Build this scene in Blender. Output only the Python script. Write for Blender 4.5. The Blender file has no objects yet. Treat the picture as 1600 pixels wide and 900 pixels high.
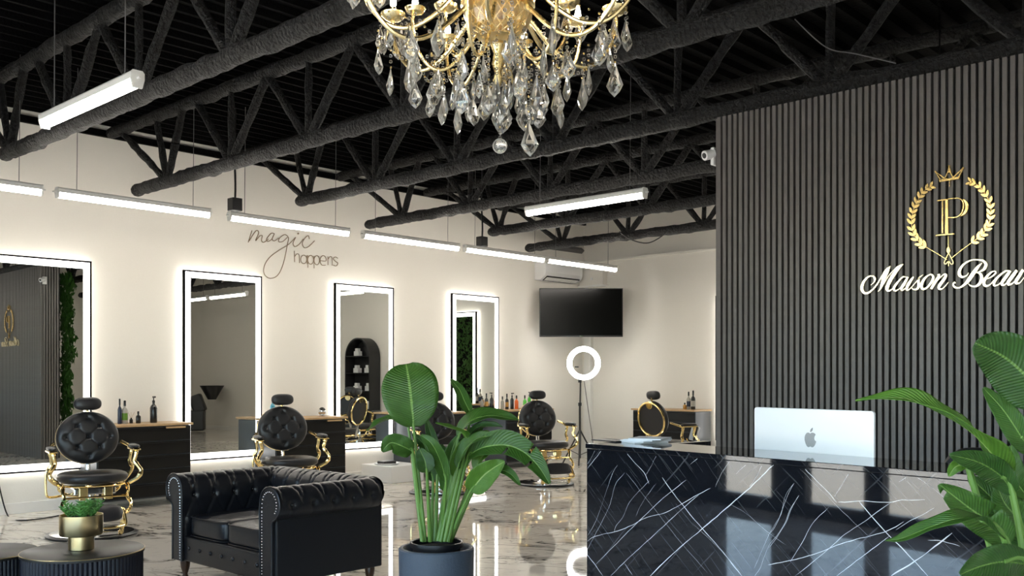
import bpy, math, random
from mathutils import Vector, Matrix, noise
PI = math.pi
random.seed(7)
S = bpy.context.scene
COL = S.collection

# ---------------------------------------------------------------- camera
# room axes: x = distance from the mirror wall, y = along that wall into the room, z up
F = 1489.0
CX, CZ = 10.27, 1.4
HC, HS = 0.732, 0.681           # cos / sin of the camera's heading
cam = bpy.data.cameras.new('camera')
cam.sensor_width = 36; cam.lens = F/1600*36
cam.shift_y = 0.0856; cam.clip_start = 0.05; cam.clip_end = 200
camo = bpy.data.objects.new('camera', cam); COL.objects.link(camo)
camo.location = (CX, 0, CZ)
camo.rotation_euler = (PI/2, 0, math.atan2(HS, HC))
S.camera = camo

# ---------------------------------------------------------------- world, sun, exposure
W = bpy.data.worlds.new('sky'); S.world = W; W.use_nodes = True
wn = W.node_tree.nodes; wl = W.node_tree.links
sky = wn.new('ShaderNodeTexSky'); sky.sky_type = 'NISHITA'; sky.sun_disc = False
sky.sun_elevation = math.radians(48); sky.sun_rotation = math.radians(-100)
wl.new(sky.outputs[0], wn['Background'].inputs[0]); wn['Background'].inputs[1].default_value = 0.5
sun = bpy.data.lights.new('sun', 'SUN'); sun.energy = 11.0; sun.angle = 0.01; sun.color = (1, .93, .82)
suno = bpy.data.objects.new('sun', sun); COL.objects.link(suno)
suno.rotation_euler = Vector((0.62, -0.12, -0.77)).to_track_quat('-Z', 'Y').to_euler()
S.view_settings.view_transform = 'Standard'; S.view_settings.look = 'None'
S.view_settings.exposure = 1.62; S.view_settings.gamma = 1.0; S.view_settings.use_curve_mapping = False
S.cycles.sample_clamp_indirect = 6.0
S.cycles.caustics_reflective = False; S.cycles.caustics_refractive = False
S.cycles.max_bounces = 10; S.cycles.transmission_bounces = 8; S.cycles.glossy_bounces = 5
S.cycles.transparent_max_bounces = 16
TUBE = 15.5        # luminous tubes
LED = 2.4          # mirror borders
HALO = 5.5        # strips behind the mirrors
BULB = 70.0

# ---------------------------------------------------------------- placing helpers
def ray(px, py):
    r = (px-800)/F; k = (587-py)/F
    return Vector((HC*r-HS, HS*r+HC, k))
CAM = Vector((CX, 0, CZ))
def at(px, py, d): return CAM + ray(px, py)*d            # d metres in front of the lens
def on_x(px, py, x): v = ray(px, py); return CAM + v*((x-CX)/v.x)
def on_y(px, py, y): v = ray(px, py); return CAM + v*(y/v.y)
def on_z(px, py, z): v = ray(px, py); return CAM + v*((z-CZ)/v.z)

# ---------------------------------------------------------------- materials
def nt(name):
    m = bpy.data.materials.new(name); m.use_nodes = True
    return m, m.node_tree.nodes, m.node_tree.links, m.node_tree.nodes['Principled BSDF']
def mat(name, col, rough=.5, metal=0., bump=0., bscale=20., coat=0., spec=None, vary=0., bdist=.02, emis=None, estr=0.):
    m, n, l, b = nt(name)
    b.inputs['Base Color'].default_value = (*col, 1); b.inputs['Roughness'].default_value = rough
    b.inputs['Metallic'].default_value = metal; b.inputs['Coat Weight'].default_value = coat
    if spec is not None: b.inputs['Specular IOR Level'].default_value = spec
    tc = n.new('ShaderNodeTexCoord')
    if bump or vary:
        no = n.new('ShaderNodeTexNoise'); no.inputs['Scale'].default_value = bscale; no.inputs['Detail'].default_value = 5
        l.new(tc.outputs['Object'], no.inputs['Vector'])
        if bump:
            bu = n.new('ShaderNodeBump'); bu.inputs['Strength'].default_value = bump; bu.inputs['Distance'].default_value = bdist
            l.new(no.outputs[0], bu.inputs['Height']); l.new(bu.outputs[0], b.inputs['Normal'])
        if vary:
            mx = n.new('ShaderNodeMix'); mx.data_type = 'RGBA'
            mx.inputs[6].default_value = (*[c*(1-vary) for c in col], 1); mx.inputs[7].default_value = (*[min(1, c*(1+vary)) for c in col], 1)
            l.new(no.outputs[0], mx.inputs[0]); l.new(mx.outputs[2], b.inputs['Base Color'])
    if emis:
        b.inputs['Emission Color'].default_value = (*emis, 1); b.inputs['Emission Strength'].default_value = estr
    return m
def emat(name, col, s):
    m = mat(name, (.8, .8, .8), .5, emis=col, estr=s); return m

M = {}
M['wall'] = mat('wall_paint', (.77, .74, .68), .85, bump=.04, bscale=60, vary=.02)
M['frontwall'] = mat('charcoal_paint', (.02, .02, .022), .7)
M['trim'] = mat('white_trim', (.80, .78, .74), .5)
M['deck'] = mat('black_deck', (.0016, .0016, .0018), .85, bump=.4, bscale=40, spec=.06)
M['foam'] = mat('sprayed_black_foam', (.0075, .0073, .007), .62, bump=1.0, bscale=42, vary=.9, spec=.5, bdist=.09)
M['slat'] = mat('charcoal_slat', (.115, .106, .100), .42, bump=.06, bscale=30, vary=.15)
M['slatback'] = mat('black_backing', (.004, .004, .004), .8)
M['white'] = mat('white_enamel', (.78, .77, .74), .35)
M['plastic_white'] = mat('white_plastic', (.75, .75, .75), .3)
M['black'] = mat('black_satin', (.012, .012, .013), .4)
M['blackmetal'] = mat('black_metal', (.01, .01, .011), .3, metal=.3)
M['leather'] = mat('black_leather', (.0065, .0075, .0105), .33, bump=.10, bscale=160)
M['vinyl'] = mat('charcoal_vinyl', (.015, .015, .017), .36, bump=.08, bscale=200)
M['button'] = mat('black_button', (.006, .006, .007), .3)
M['gold'] = mat('polished_gold', (1.0, .76, .34), .16, metal=1.)
M['goldsign'] = mat('sign_gold', (1.0, .72, .30), .22, metal=1.)
M['signwhite'] = mat('pale_gold_face', (1.0, .86, .58), .25, metal=.85)
M['chandgold'] = mat('chandelier_gold', (1.0, .80, .42), .25, metal=1., bump=.1, bscale=50)
M['brass'] = mat('brushed_brass', (.62, .50, .27), .28, metal=1.)
M['chrome'] = mat('chrome', (.85, .85, .86), .08, metal=1.)
M['mirror'] = mat('mirror_glass', (.82, .84, .82), 0.0, metal=1.)
M['wood'] = mat('light_wood', (.50, .33, .17), .45, vary=.15, bscale=12)
M['darkwood'] = mat('turned_dark_wood', (.05, .022, .010), .3)
M['cabside'] = mat('slate_panel', (.045, .052, .062), .4)
M['cabfront'] = mat('black_drawer', (.006, .006, .006), .4, spec=.3)
M['concrete'] = mat('slate_planter', (.065, .085, .115), .55, bump=.15, bscale=90, vary=.10)
M['nursery'] = mat('black_nursery_pot', (.008, .008, .010), .35)
M['soil'] = mat('soil', (.03, .018, .012), .9, bump=1., bscale=60)
M['tabletop'] = mat('dark_tabletop', (.016, .015, .014), .40, spec=.25, vary=.3, bscale=6)
M['flute'] = mat('fluted_navy_black', (.005, .006, .012), .35, spec=.3)
M['screen'] = mat('tv_screen', (.003, .003, .003), .2, spec=.2)
M['frame'] = mat('matt_black_frame', (.004, .004, .004), .9, spec=.05)
M['alu'] = mat('silver_aluminium', (.88, .90, .92), .32, metal=.2)
M['alulogo'] = mat('grey_emblem', (.38, .40, .42), .25, metal=.5)
M['signwire'] = mat('bronze_rod', (.26, .19, .12), .4, metal=.5)
M['paper'] = mat('white_paper', (.82, .86, .90), .5)
M['cable'] = mat('black_cable', (.01, .01, .01), .5)
M['greycable'] = mat('grey_cable', (.12, .12, .12), .5)
M['tube'] = emat('glowing_diffuser', (1, .93, .83), TUBE)
M['led'] = emat('led_border', (1, .985, .95), LED)
M['halo'] = emat('led_strip', (1, .97, .90), HALO)
M['bulb'] = emat('candle_bulb', (1, .85, .62), BULB)
M['ring'] = emat('ring_light_tube', (1, .99, .97), 7.)
M['pavement'] = mat('pavement', (.62, .56, .48), .9, vary=.08, bscale=3)
M['asphalt'] = mat('street', (.20, .20, .20), .9, vary=.1, bscale=3)
M['foliage'] = mat('ivy', (.06, .17, .03), .5, vary=.5, bscale=12)
M['succulent'] = mat('succulent', (.09, .25, .05), .5, vary=.4, bscale=60)
M['petiole'] = mat('petiole', (.13, .26, .05), .4, vary=.2, bscale=8)
M['stool'] = mat('grey_stool', (.10, .11, .12), .4)
def glass(name, col=(1, 1, 1), ior=1.5, rough=0.):
    m, n, l, b = nt(name)
    b.inputs['Base Color'].default_value = (*col, 1); b.inputs['Roughness'].default_value = rough
    b.inputs['Transmission Weight'].default_value = 1; b.inputs['IOR'].default_value = ior
    return m
M['crystal'] = glass('crystal', (1, .98, .94), 1.6)
def painted_sparkle(m):  # white translucent edges stand in for bright glints on the crystal
    n = m.node_tree.nodes; l = m.node_tree.links; b = n['Principled BSDF']; o = n['Material Output']
    d = n.new('ShaderNodeBsdfTranslucent'); d.inputs[0].default_value = (1, .97, .90, 1); x = n.new('ShaderNodeMixShader')
    lw = n.new('ShaderNodeLayerWeight'); lw.inputs[0].default_value = .35; mu = n.new('ShaderNodeMath'); mu.operation = 'MULTIPLY'; mu.inputs[1].default_value = .85
    l.new(lw.outputs[1], mu.inputs[0]); l.new(mu.outputs[0], x.inputs[0]); l.new(b.outputs[0], x.inputs[1]); l.new(d.outputs[0], x.inputs[2]); l.new(x.outputs[0], o.inputs[0])
painted_sparkle(M['crystal'])
def pane_mat():
    m = bpy.data.materials.new('window_glass'); m.use_nodes = True; n = m.node_tree.nodes; l = m.node_tree.links; n.clear()
    o = n.new('ShaderNodeOutputMaterial'); t = n.new('ShaderNodeBsdfTransparent'); g = n.new('ShaderNodeBsdfGlossy')
    g.inputs['Roughness'].default_value = 0.; t.inputs[0].default_value = (.93, .96, .96, 1)
    f = n.new('ShaderNodeFresnel'); x = n.new('ShaderNodeMixShader')
    ge = n.new('ShaderNodeNewGeometry'); iv = n.new('ShaderNodeMath'); iv.operation = 'SUBTRACT'; iv.inputs[0].default_value = 1; l.new(ge.outputs['Backfacing'], iv.inputs[1])
    mu = n.new('ShaderNodeMath'); mu.operation = 'MULTIPLY'; l.new(f.outputs[0], mu.inputs[0]); l.new(iv.outputs[0], mu.inputs[1])
    l.new(mu.outputs[0], x.inputs[0]); l.new(t.outputs[0], x.inputs[1]); l.new(g.outputs[0], x.inputs[2]); l.new(x.outputs[0], o.inputs[0])
    return m
M['pane'] = pane_mat()
def bottle_mat(name, col, t=.0): return mat(name, col, .18)
BC = dict(green=(.10, .22, .02), navy=(.02, .03, .06), blk=(.01, .01, .01), clear=(.35, .33, .28), orange=(.75, .13, .02),
          lime=(.06, .42, .03), blue=(.06, .32, .45), amber=(.45, .22, .04), yellow=(.6, .35, .05))
for k, c in BC.items(): M['b_'+k] = bottle_mat('bottle_'+k, c)

def leaf_mat(name, c1, c2, rib):
    m, n, l, b = nt(name)
    uv = n.new('ShaderNodeUVMap'); sp = n.new('ShaderNodeSeparateXYZ'); l.new(uv.outputs[0], sp.inputs[0])
    ab = n.new('ShaderNodeMath'); ab.operation = 'SUBTRACT'; ab.inputs[1].default_value = .5; l.new(sp.outputs[0], ab.inputs[0])
    a2 = n.new('ShaderNodeMath'); a2.operation = 'ABSOLUTE'; l.new(ab.outputs[0], a2.inputs[0])
    # side veins run from the midrib outwards and forwards
    k = n.new('ShaderNodeMath'); k.operation = 'MULTIPLY_ADD'; k.inputs[1].default_value = -.35; l.new(a2.outputs[0], k.inputs[0]); l.new(sp.outputs[1], k.inputs[2])
    s = n.new('ShaderNodeMath'); s.operation = 'MULTIPLY'; s.inputs[1].default_value = 170; l.new(k.outputs[0], s.inputs[0])
    si = n.new('ShaderNodeMath'); si.operation = 'SINE'; l.new(s.outputs[0], si.inputs[0])
    no = n.new('ShaderNodeTexNoise'); no.inputs['Scale'].default_value = 5; l.new(uv.outputs[0], no.inputs['Vector'])
    ad = n.new('ShaderNodeMath'); ad.operation = 'MULTIPLY_ADD'; ad.inputs[1].default_value = .13; l.new(si.outputs[0], ad.inputs[0]); l.new(no.outputs[0], ad.inputs[2])
    mx = n.new('ShaderNodeMix'); mx.data_type = 'RGBA'; mx.inputs[6].default_value = (*c1, 1); mx.inputs[7].default_value = (*c2, 1)
    l.new(ad.outputs[0], mx.inputs[0])
    lt = n.new('ShaderNodeMath'); lt.operation = 'LESS_THAN'; lt.inputs[1].default_value = .022; l.new(a2.outputs[0], lt.inputs[0])
    mr = n.new('ShaderNodeMix'); mr.data_type = 'RGBA'; mr.inputs[7].default_value = (*rib, 1)
    l.new(lt.outputs[0], mr.inputs[0]); l.new(mx.outputs[2], mr.inputs[6]); l.new(mr.outputs[2], b.inputs['Base Color'])
    bu = n.new('ShaderNodeBump'); bu.inputs['Strength'].default_value = .35; bu.inputs['Distance'].default_value = .003
    l.new(si.outputs[0], bu.inputs['Height']); l.new(bu.outputs[0], b.inputs['Normal'])
    b.inputs['Roughness'].default_value = .34
    b.inputs['Transmission Weight'].default_value = 0
    tr = n.new('ShaderNodeBsdfTranslucent'); tr.inputs[0].default_value = (c2[0]*1.6, c2[1]*1.6, c2[2], 1)
    ms = n.new('ShaderNodeMixShader'); ms.inputs[0].default_value = .2
    o = n['Material Output']; l.new(b.outputs[0], ms.inputs[1]); l.new(tr.outputs[0], ms.inputs[2]); l.new(ms.outputs[0], o.inputs[0])
    return m
M['leaf'] = leaf_mat('strelitzia_leaf', (.030, .082, .011), (.075, .195, .028), (.24, .42, .10))
M['leafdark'] = leaf_mat('strelitzia_leaf_dark', (.018, .058, .009), (.048, .135, .022), (.16, .30, .06))
M['leafpale'] = leaf_mat('strelitzia_leaf_bright', (.060, .16, .016), (.14, .30, .04), (.35, .50, .14))

def floor_mat():
    m, n, l, b = nt('marble_tile')
    g = n.new('ShaderNodeNewGeometry'); mp = n.new('ShaderNodeMapping'); mp.inputs['Scale'].default_value = (1, 1, 1)
    mp.inputs['Rotation'].default_value = (0, 0, -.75)
    l.new(g.outputs['Position'], mp.inputs[0])
    def vein(scale, dist, width, stretch, seed):
        m2 = n.new('ShaderNodeMapping'); m2.inputs['Scale'].default_value = stretch; m2.inputs['Location'].default_value = (seed, seed*1.7, 0)
        l.new(mp.outputs[0], m2.inputs[0])
        t = n.new('ShaderNodeTexNoise'); t.inputs['Scale'].default_value = scale; t.inputs['Detail'].default_value = 7; t.inputs['Distortion'].default_value = dist
        l.new(m2.outputs[0], t.inputs['Vector'])
        s = n.new('ShaderNodeMath'); s.operation = 'SUBTRACT'; s.inputs[1].default_value = .5; l.new(t.outputs[0], s.inputs[0])
        a = n.new('ShaderNodeMath'); a.operation = 'ABSOLUTE'; l.new(s.outputs[0], a.inputs[0])
        r = n.new('ShaderNodeMapRange'); r.inputs[1].default_value = 0; r.inputs[2].default_value = width; r.inputs[3].default_value = 1; r.inputs[4].default_value = 0
        l.new(a.outputs[0], r.inputs[0]); return r.outputs[0]
    v1 = vein(1.3, 1.3, .027, (.8, 1.9, 1), 3.1); v2 = vein(3.0, .8, .02, (.9, 1.6, 1), 9.2)
    pz = n.new('ShaderNodeTexNoise'); pz.inputs['Scale'].default_value = 1.6; pz.inputs['Detail'].default_value = 3; l.new(mp.outputs[0], pz.inputs['Vector'])
    rp = n.new('ShaderNodeMapRange'); rp.inputs[1].default_value = .38; rp.inputs[2].default_value = .55; l.new(pz.outputs[0], rp.inputs[0])
    m1 = n.new('ShaderNodeMath'); m1.operation = 'MULTIPLY'; l.new(v1, m1.inputs[0]); l.new(rp.outputs[0], m1.inputs[1])
    m2_ = n.new('ShaderNodeMath'); m2_.operation = 'MULTIPLY'; m2_.inputs[1].default_value = .5; l.new(v2, m2_.inputs[0])
    mm = n.new('ShaderNodeMath'); mm.operation = 'MULTIPLY'; l.new(m2_.outputs[0], mm.inputs[0]); l.new(rp.outputs[0], mm.inputs[1])
    ma = n.new('ShaderNodeMath'); ma.operation = 'MAXIMUM'; l.new(m1.outputs[0], ma.inputs[0]); l.new(mm.outputs[0], ma.inputs[1])
    cl = n.new('ShaderNodeMix'); cl.data_type = 'RGBA'; cl.inputs[6].default_value = (.78, .71, .61, 1); cl.inputs[7].default_value = (.90, .85, .76, 1)
    l.new(pz.outputs[0], cl.inputs[0])
    mx = n.new('ShaderNodeMix'); mx.data_type = 'RGBA'; mx.inputs[7].default_value = (.07, .055, .045, 1)
    l.new(ma.outputs[0], mx.inputs[0]); l.new(cl.outputs[2], mx.inputs[6]); l.new(mx.outputs[2], b.inputs['Base Color'])
    b.inputs['Roughness'].default_value = .035; b.inputs['IOR'].default_value = 2.0
    return m
M['floor'] = floor_mat()
M['grout'] = mat('grout', (.42, .38, .33), .8)

def marble_black():
    m, n, l, b = nt('black_marble')
    tc = n.new('ShaderNodeTexCoord')
    nz = n.new('ShaderNodeTexNoise'); nz.inputs['Scale'].default_value = 3; nz.inputs['Detail'].default_value = 3
    l.new(tc.outputs['Object'], nz.inputs['Vector'])
    add = n.new('ShaderNodeMixRGB'); add.blend_type = 'ADD'; add.inputs[0].default_value = .035
    l.new(tc.outputs['Object'], add.inputs[1]); l.new(nz.outputs[1], add.inputs[2])
    outs = []
    for ang, sc, thr, seed in ((.86, 9., .988, 0), (-.80, 6., .992, 4), (.80, 17., .985, 8)):
        mp = n.new('ShaderNodeMapping'); mp.inputs['Rotation'].default_value = (0, ang, 0); mp.inputs['Location'].default_value = (seed, 0, seed)
        l.new(add.outputs[0], mp.inputs[0])
        w = n.new('ShaderNodeTexWave'); w.inputs['Scale'].default_value = sc/2.2; w.inputs['Distortion'].default_value = .35; w.inputs['Detail'].default_value = 2; w.inputs['Detail Scale'].default_value = .6
        l.new(mp.outputs[0], w.inputs['Vector'])
        r = n.new('ShaderNodeMapRange'); r.inputs[1].default_value = thr; r.inputs[2].default_value = 1.0; l.new(w.outputs[1], r.inputs[0])
        k = n.new('ShaderNodeTexNoise'); k.inputs['Scale'].default_value = 5; k.inputs['Detail'].default_value = 4
        m2 = n.new('ShaderNodeMapping'); m2.inputs['Location'].default_value = (seed*3, seed, 1); l.new(tc.outputs['Object'], m2.inputs[0]); l.new(m2.outputs[0], k.inputs['Vector'])
        rk = n.new('ShaderNodeMapRange'); rk.inputs[1].default_value = .45; rk.inputs[2].default_value = .65; l.new(k.outputs[0], rk.inputs[0])
        mu = n.new('ShaderNodeMath'); mu.operation = 'MULTIPLY'; l.new(r.outputs[0], mu.inputs[0]); l.new(rk.outputs[0], mu.inputs[1]); outs.append(mu.outputs[0])
    a = outs[0]
    for o in outs[1:]:
        x = n.new('ShaderNodeMath'); x.operation = 'MAXIMUM'; l.new(a, x.inputs[0]); l.new(o, x.inputs[1]); a = x.outputs[0]
    sc = n.new('ShaderNodeMath'); sc.operation = 'MULTIPLY'; sc.inputs[1].default_value = .085; l.new(a, sc.inputs[0])
    mx = n.new('ShaderNodeMix'); mx.data_type = 'RGBA'; mx.inputs[6].default_value = (.006, .007, .010, 1); mx.inputs[7].default_value = (.55, .57, .62, 1)
    l.new(sc.outputs[0], mx.inputs[0]); l.new(mx.outputs[2], b.inputs['Base Color'])
    b.inputs['Roughness'].default_value = .03; b.inputs['IOR'].default_value = 1.65
    return m
M['marble'] = marble_black()
M['vein'] = mat('white_vein', (.62, .63, .66), .05)

# ---------------------------------------------------------------- mesh helpers
class MB:
    def __init__(s): s.v = []; s.f = []; s.uv = None
    def add(s, vs, fs):
        o = len(s.v); s.v += [tuple(v) for v in vs]; s.f += [tuple(i+o for i in f) for f in fs]; return s
    def box(s, c, d, rz=0., R=None):
        hx, hy, hz = d[0]/2, d[1]/2, d[2]/2
        vs = [Vector((x, y, z)) for x in (-hx, hx) for y in (-hy, hy) for z in (-hz, hz)]
        if rz: R = Matrix.Rotation(rz, 3, 'Z')
        if R is not None: vs = [R @ v for v in vs]
        c = Vector(c)
        return s.add([v+c for v in vs], [(0, 1, 3, 2), (4, 6, 7, 5), (0, 4, 5, 1), (2, 3, 7, 6), (0, 2, 6, 4), (1, 5, 7, 3)])
    def bb(s, x0, x1, y0, y1, z0, z1): return s.box(((x0+x1)/2, (y0+y1)/2, (z0+z1)/2), (abs(x1-x0), abs(y1-y0), abs(z1-z0)))
    def tube(s, pts, r, n=8, closed=False, jit=0.):
        pts = [Vector(p) for p in pts]; N = len(pts)
        rs = r if isinstance(r, (list, tuple)) else [r]*N
        vs = []; prev = None
        for i, p in enumerate(pts):
            if closed: t = pts[(i+1) % N]-pts[i-1]
            else: t = pts[min(i+1, N-1)]-pts[max(i-1, 0)]
            t = t.normalized() if t.length > 1e-9 else Vector((0, 0, 1))
            if prev is None:
                a = t.cross(Vector((0, 0, 1)));
                if a.length < .05: a = t.cross(Vector((1, 0, 0)))
                a.normalize()
            else:
                a = (prev-t*prev.dot(t));
                if a.length < 1e-4: a = t.orthogonal()
                a.normalize()
            prev = a; b = t.cross(a)
            for k in range(n):
                an = 2*PI*k/n; d = a*math.cos(an)+b*math.sin(an)
                rr = rs[i]
                if jit: rr *= 1+jit*noise.fractal((p+d*rr)*9, 1., 2., 3)
                vs.append(p+d*rr)
        fs = []
        for i in range(N if closed else N-1):
            for k in range(n):
                a0 = i*n+k; a1 = i*n+(k+1) % n; b0 = ((i+1) % N)*n+k; b1 = ((i+1) % N)*n+(k+1) % n
                fs.append((a0, a1, b1, b0))
        if not closed: fs += [tuple(range(n))[::-1], tuple((N-1)*n+k for k in range(n))]
        return s.add(vs, fs)
    def lathe(s, prof, n=24, o=(0, 0, 0), sx=1., sy=1.):
        o = Vector(o); vs = []; L = len(prof)
        for (r, z) in prof:
            for k in range(n):
                a = 2*PI*k/n; vs.append(o+Vector((r*sx*math.cos(a), r*sy*math.sin(a), z)))
        fs = []
        for i in range(L-1):
            for k in range(n): fs.append((i*n+k, i*n+(k+1) % n, (i+1)*n+(k+1) % n, (i+1)*n+k))
        fs += [tuple(range(n))[::-1], tuple((L-1)*n+k for k in range(n))]
        return s.add(vs, fs)
    def grid(s, fn, nu, nv, cu=False):
        vs = [fn(i/(nu if cu else nu-1), j/(nv-1)) for j in range(nv) for i in range(nu)]
        fs = []
        for j in range(nv-1):
            for i in range(nu if cu else nu-1):
                i2 = (i+1) % nu; fs.append((j*nu+i, j*nu+i2, (j+1)*nu+i2, (j+1)*nu+i))
        return s.add(vs, fs)
    def prism(s, poly, fn, d0, d1):
        """poly: 2-D outline; fn(a, b, d) -> point; extruded from depth d0 to d1"""
        n = len(poly)
        vs = [fn(a, b, d0) for a, b in poly]+[fn(a, b, d1) for a, b in poly]
        fs = [tuple(range(n))[::-1], tuple(range(n, 2*n))]+[(i, (i+1) % n, n+(i+1) % n, n+i) for i in range(n)]
        return s.add(vs, fs)
    def sphere(s, c, r, n=10, m=7, sc=(1, 1, 1)):
        c = Vector(c)
        prof = []
        vs = []; fs = []
        for j in range(m):
            t = PI*(j+.0)/(m-1)
            for k in range(n):
                a = 2*PI*k/n; q = max(math.sin(t), .02)
                vs.append(c+Vector((r*q*math.cos(a)*sc[0], r*q*math.sin(a)*sc[1], r*math.cos(t)*sc[2])))
        for j in range(m-1):
            for k in range(n): fs.append((j*n+k, (j+1)*n+k, (j+1)*n+(k+1) % n, j*n+(k+1) % n))
        fs += [tuple(range(n)), tuple((m-1)*n+k for k in range(n))[::-1]]
        return s.add(vs, fs)
    def build(s, name, m, parent=None, smooth=True, bevel=0., kind=None, label=None, sub=0, solid=0., loc=None, normals=True):
        me = bpy.data.meshes.new(name); me.from_pydata(s.v, [], s.f)
        if normals:
            import bmesh
            b = bmesh.new(); b.from_mesh(me); bmesh.ops.recalc_face_normals(b, faces=b.faces); b.to_mesh(me); b.free()
        me.materials.append(m)
        if s.uv:
            u = me.uv_layers.new(name='UVMap')
            for lp in me.loops: u.data[lp.index].uv = s.uv[lp.vertex_index]
        if smooth:
            me.polygons.foreach_set('use_smooth', [True]*len(me.polygons))
            me.set_sharp_from_angle(angle=math.radians(42))
        o = bpy.data.objects.new(name, me); COL.objects.link(o)
        if parent: o.parent = parent
        if loc: o.location = loc
        if bevel:
            b = o.modifiers.new('bevel', 'BEVEL'); b.width = bevel; b.segments = 2; b.limit_method = 'ANGLE'
        if solid:
            b = o.modifiers.new('solid', 'SOLIDIFY'); b.thickness = solid
        if sub:
            b = o.modifiers.new('sub', 'SUBSURF'); b.levels = sub; b.render_levels = sub
        if kind: o['kind'] = kind
        if label: o['label'] = label
        return o
def tag(o, label, cat, group=None):
    o['label'] = label; o['category'] = cat
    if group: o['group'] = group
    return o
def thing(name, label, cat, loc=(0, 0, 0), rz=0., group=None):
    o = bpy.data.objects.new(name, None); COL.objects.link(o); o.location = loc; o.rotation_euler = (0, 0, rz)
    o.empty_display_size = .05
    return tag(o, label, cat, group)
def struct(name, mb, m, parent=None, **k):
    return mb.build(name, m, parent, kind=None if parent else 'structure', **k)
def inst(src, parent, loc, rz=0., name=None, scale=None, rot=None):
    o = src.copy(); COL.objects.link(o); o.parent = parent; o.location = loc
    o.rotation_euler = rot if rot else (0, 0, rz)
    if name: o.name = name
    if scale: o.scale = scale
    return o
def copy_tree(o, parent=None):
    c = o.copy(); COL.objects.link(c); c.parent = parent
    for ch in list(o.children): copy_tree(ch, c)
    return c
def cr(pts, n=6, closed=False):
    """Catmull-Rom through points (tuples of any length)"""
    P = [tuple(p) for p in pts]; N = len(P); out = []
    for i in range(N if closed else N-1):
        p0 = P[(i-1) % N] if closed or i > 0 else P[0]; p1 = P[i]; p2 = P[(i+1) % N]; p3 = P[(i+2) % N] if closed or i+2 < N else P[-1]
        for k in range(n):
            t = k/n
            out.append(tuple(.5*((2*b)+(c-a)*t+(2*a-5*b+4*c-d)*t*t+(-a+3*b-3*c+d)*t**3) for a, b, c, d in zip(p0, p1, p2, p3)))
    if not closed: out.append(P[-1])
    return out
# ================================================================ SETTING
X1, Y0, Y1, ZC = 13.6, -1.6, 12.86, 4.15
struct('wall_left', MB().bb(-.2, 0, Y0-.2, Y1+.2, 0, ZC+.05), M['wall'], smooth=False)
struct('wall_back', MB().bb(0, X1, Y1, Y1+.2, 0, ZC+.05), M['wall'], smooth=False)
struct('wall_right', MB().bb(X1, X1+.2, Y0-.2, Y1+.2, 0, ZC+.05), M['wall'], smooth=False)
# the back wall is furred out below a ledge
struct('trim_1', MB().bb(0.0, X1, Y1-.05, Y1, 0.0, 3.32).bb(0.0, X1, Y1-.075, Y1, 3.32, 3.36), M['wall'], smooth=False)
struct('baseboard_left', MB().bb(0, .018, Y0, Y1-.05, 0, .11), M['trim'], smooth=False, bevel=.004)
struct('baseboard_back', MB().bb(0, X1, Y1-.068, Y1-.05, 0, .11), M['trim'], smooth=False, bevel=.004)
struct('baseboard_right', MB().bb(X1-.018, X1, Y0, Y1-.05, 0, .11), M['trim'], smooth=False, bevel=.004)
# front: solid pier next to the mirror wall, then storefront glazing
struct('wall_front', MB().bb(0, 3.2, Y0-.2, Y0, 0, ZC+.05).bb(3.2, X1, Y0-.2, Y0, 3.0, ZC+.05), M['frontwall'], smooth=False)
MF = MB()
MF.bb(3.2, X1, Y0-.10, Y0, 0, .14).bb(3.2, X1, Y0-.10, Y0, 2.92, 3.0)
win = struct('window_1', MF, M['blackmetal'], smooth=False)
for xa, xb in ((3.2, 3.26), (4.05, 4.50), (5.20, 5.40), (6.95, 7.05), (8.5, 8.6), (10.1, 10.2), (11.7, 11.8), (13.5, 13.6)):
    MB().bb(xa, xb, Y0-.10, Y0, .14, 2.92).build('mullion', M['blackmetal'], win, smooth=False)
for xa, xb in ((3.26, 4.05), (4.50, 5.20), (5.40, 6.95), (7.05, 8.5), (8.6, 10.1), (10.2, 11.7), (11.8, 13.5)):
    MB().bb(xa, xb, Y0-.055, Y0-.045, .14, 2.92).build('pane', M['pane'], win, smooth=False)
# outside
struct('ground_outside', MB().bb(-12, 30, -9.5, Y0-.2, -.2, -.03), M['pavement'], smooth=False)
struct('ground_street', MB().bb(-30, 40, -60, -9.5, -.3, -.12), M['asphalt'], smooth=False)
# floor: large marble tiles
fl = struct('floor', MB().bb(-.2, X1+.2, Y0-.2, Y1+.2, -.12, -.012), M['grout'], smooth=False)
tm = None; g = .0018; k = 0
tx, ty = 0.8, 0.8
nx = int(math.ceil(X1/tx)); ny = int(math.ceil((Y1-Y0)/ty))
for i in range(nx):
    for j in range(ny):
        if i*tx > 9.7 and j*ty+Y0 < 6.0: continue
        if tm is None:
            tm = MB().bb(g, tx-g, g, ty-g, -.012, 0).build('tile', M['floor'], fl, smooth=False, loc=(0, Y0, 0)); continue
        inst(tm, fl, (i*tx, Y0+j*ty, 0))
st = MB()
for i in range(nx):
    for j in range(ny):
        if i*tx > 9.7 and j*ty+Y0 < 6.0: st.bb(i*tx+g, (i+1)*tx-g, Y0+j*ty+g, Y0+(j+1)*ty-g, -.012, 0)
st.build('tiles', M['floor'], fl, smooth=False, kind='stuff')
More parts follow.
